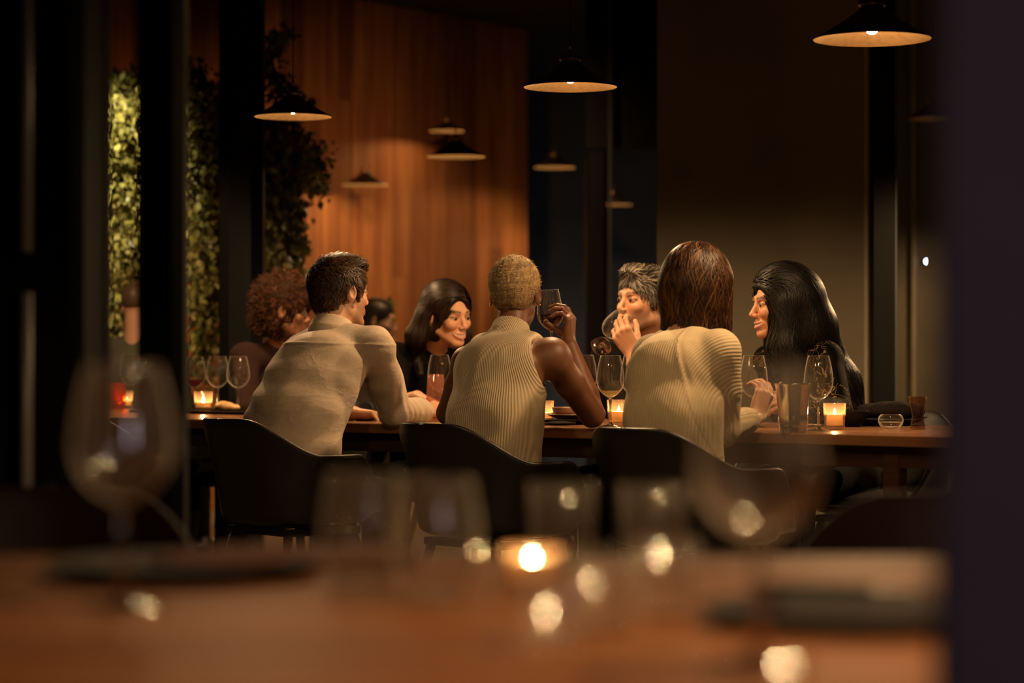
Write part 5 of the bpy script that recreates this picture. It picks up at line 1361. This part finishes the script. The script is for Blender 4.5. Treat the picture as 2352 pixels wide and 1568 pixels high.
# ===== 7 woman with long black hair in profile
def longhair():
    Y0 = 8.42
    root = person('smiling person in profile with very long black hair and a gold-patterned black blouse', P(1890, 1000, 8.75))
    Hc = P(1793, 697, Y0); R = frame((-.97, -.24, -.06)); s = 1.0
    nb = P(1818, 790, 8.50); ch = P(1852, 860, 8.55); wa = P(1885, 960, 8.65); hp = P(1900, 1060, 8.75)
    rt = nrm(A(-.45, .89, 0)); shR = nb+A(-.06, .15, -.06); shL = nb+A(.10, -.14, -.055)
    elL = P(1925, 945, 8.22); wrL = P(1838, 940, 8.02); elR = P(1800, 945, 8.75); wrR = P(1778, 935, 8.45)
    S = Sdf(); W = head_sdf(S, Hc, R, s, smile=.8, open_mouth=.7, neck=nb, neck_r=.046)
    S.chain([nb+A(0, 0, -.05), ch, wa], [.05, .06, .06], .04).cap(nb+A(0, 0, -.05), shR, .03, .03, .03).cap(nb+A(0, 0, -.05), shL, .03, .03, .03)
    arm_sdf(S, shR, elR, wrR, (.034, .033, .026)); arm_sdf(S, shL, elL, wrL, (.034, .033, .026))
    hand_sdf(S, wrL, A(-.85, -.35, .30), A(.2, .5, -.8), -1, .93, (.4, .45, .5, .5), (.3, .3), .05)
    hand_sdf(S, wrR, A(-.5, -.6, .5), A(.5, -.5, -.4), 1, .93, (.4, .45, .5, .5), (.3, .3), .05)
    skin_mesh(root, S, .0025, Hc, R, s, (.50, .24, .135), brow=(.025, .014, .010), lip=(.45, .16, .12), blush=.15)
    eyes(root, W, R, s); teeth(root, W, R, s)
    G = Sdf(); G.loft([(hp, .125, .16), (wa, .115, .15), (ch, .12, .155), (nb+A(.02, 0, -.06), .07, .09)], rt, .03)
    G.cap(nb+A(0, 0, -.04), shR, .042, .054, .04).cap(nb+A(0, 0, -.04), shL, .042, .056, .04)
    G.chain([shL, elL], [.060, .052], .03).chain([elL, elL*.15+wrL*.85], [.050, .044], .01).chain([shR, elR], [.056, .048], .03).chain([elR, elR*.15+wrR*.85], [.046, .038], .01)
    G.disp = lambda p: .004*wav(p, 4, 30); G.dmax = .008
    cloth_mesh(root, G, .006, M['blouse'], 'blouse')
    V = Sdf(); V.ell(W(0, -.020, .036), np.array([.090, .108, .098]), R, .01)
    V.chain([W(0, -.055, -.01), W(0, -.085, -.09), P(1862, 820, 8.55), P(1915, 890, 8.50), P(1950, 955, 8.45)], [.092, .095, .100, .085, .05], .05)
    V.cap(W(.03, -.02, -.02), P(1800, 850, 8.45), .070, .045, .04); V.cap(W(-.055, .005, -.0), P(1802, 800, 8.36), .04, .045, .03); V.cap(P(1802, 800, 8.36), P(1850, 900, 8.33), .045, .03, .03)
    V.ell(W(0, .128, -.050), np.array([.080, .090, .125]), R, .014, 's')
    V.disp = lambda p: .005*wav(p, 11, 38); V.dmax = .01
    hairvol(root, V, .0055, (.003, .0025, .002), sc_=70); V.disp = None
    q2 = roots_on(V, W(0, -.02, .036), 5200, 8, keep=lambda p: ((p-Hc)@R)[:, 2] > -.04)
    def dirf(p, k):
        q = (p-Hc)@R; w = np.clip((q[:, 2]-.02)/.07, 0, 1)[:, None]; sg = np.tanh((q[:, 0])/.015)[:, None]
        return R[:, 0]*sg*w*.8-R[:, 1]*(.9*w+.30)-np.array([0, 0, 1.])*(1.15-w)
    flow_hair(root, V, q2, 44, .0105, dirf, .004, .0040, strand_cols(len(q2), (.002, .0018, .0015), (.012, .009, .007), 9, 1.8), 3, wave=.50, wfreq=26, lift=.012, noise=.05, drop=face_drop(Hc, R, .055, .074, .080))
    legs(root, hp, -FWD, M['trousers'], h=.016)
longhair()

# ===== guests further back
def guest(label, Hc, fwd, skin_c, hair_c, cloth, lean=.0, male=True):
    root = person(label, Hc); R = frame(fwd); s = 1.0; f = nrm(fwd); rt = np.cross(f, [0, 0, 1])
    nb = Hc+A(0, 0, -.155)-f*.02; ch = nb+A(0, 0, -.16)-f*.03; wa = nb+A(0, 0, -.36)-f*.03; hp = nb+A(0, 0, -.55)
    S = Sdf(); W = head_sdf(S, Hc, R, s, male=male, neck=nb, neck_r=.058)
    shR = nb+rt*.18+A(0, 0, -.06); shL = nb-rt*.18+A(0, 0, -.06); elR = shR+A(0, 0, -.25)+f*.10; elL = shL+A(0, 0, -.25)+f*.10; wrR = elR+f*.24-rt*.05; wrL = elL+f*.24+rt*.05
    S.chain([nb, ch], [.05, .07], .04); arm_sdf(S, shR, elR, wrR, (.036, .034, .028)); arm_sdf(S, shL, elL, wrL, (.036, .034, .028))
    S.cap(nb+A(0, 0, -.05), shR, .035, .035, .03).cap(nb+A(0, 0, -.05), shL, .035, .035, .03)
    hand_sdf(S, wrR, f, A(0, 0, -1), 1, .98, (.3, .3, .3, .3)); hand_sdf(S, wrL, f, A(0, 0, -1), -1, .98, (.3, .3, .3, .3))
    skin_mesh(root, S, .0055, Hc, R, s, skin_c, brow=(.04, .02, .015)); eyes(root, W, R, s)
    G = Sdf(); G.loft([(hp, .12, .17), (wa, .115, .165), (ch, .115, .17), (nb+A(0, 0, -.05), .066, .10)], rt, .03)
    G.cap(nb+A(0, 0, -.04), shR, .045, .062, .04).cap(nb+A(0, 0, -.04), shL, .045, .062, .04).chain([shR, elR, elR*.2+wrR*.8], [.062, .052, .042], .03).chain([shL, elL, elL*.2+wrL*.8], [.062, .052, .042], .03)
    cloth_mesh(root, G, .008, cloth, 'shirt')
    V = Sdf(); V.ell(W(0, -.016, .036), np.array([.081, .100, .086]), R, .01); V.ell(W(0, -.02, -.09), np.array([.12, .12, .085]), R, .01, 's'); V.ell(W(0, .115, -.02), np.array([.10, .072, .085]), R, .012, 's')
    if not male: V.ell(W(0, -.045, -.04), np.array([.088, .07, .10]), R, .03)
    hairvol(root, V, .007, hair_c); legs(root, hp, f, M['trousers'], h=.018)
guest('guest in a grey-green shirt seen from behind between the two leftmost black columns', P(322, 702, 11.5), (.30, .95, -.05), (.48, .27, .18), (.07, .045, .03), M['grey_cloth'])
guest('dark-haired guest in a grey shirt, far back behind the beige shirt', P(868, 735, 13.2), (.95, -.1, -.15), (.3, .17, .1), (.012, .010, .008), M['grey_cloth_b'], male=False)
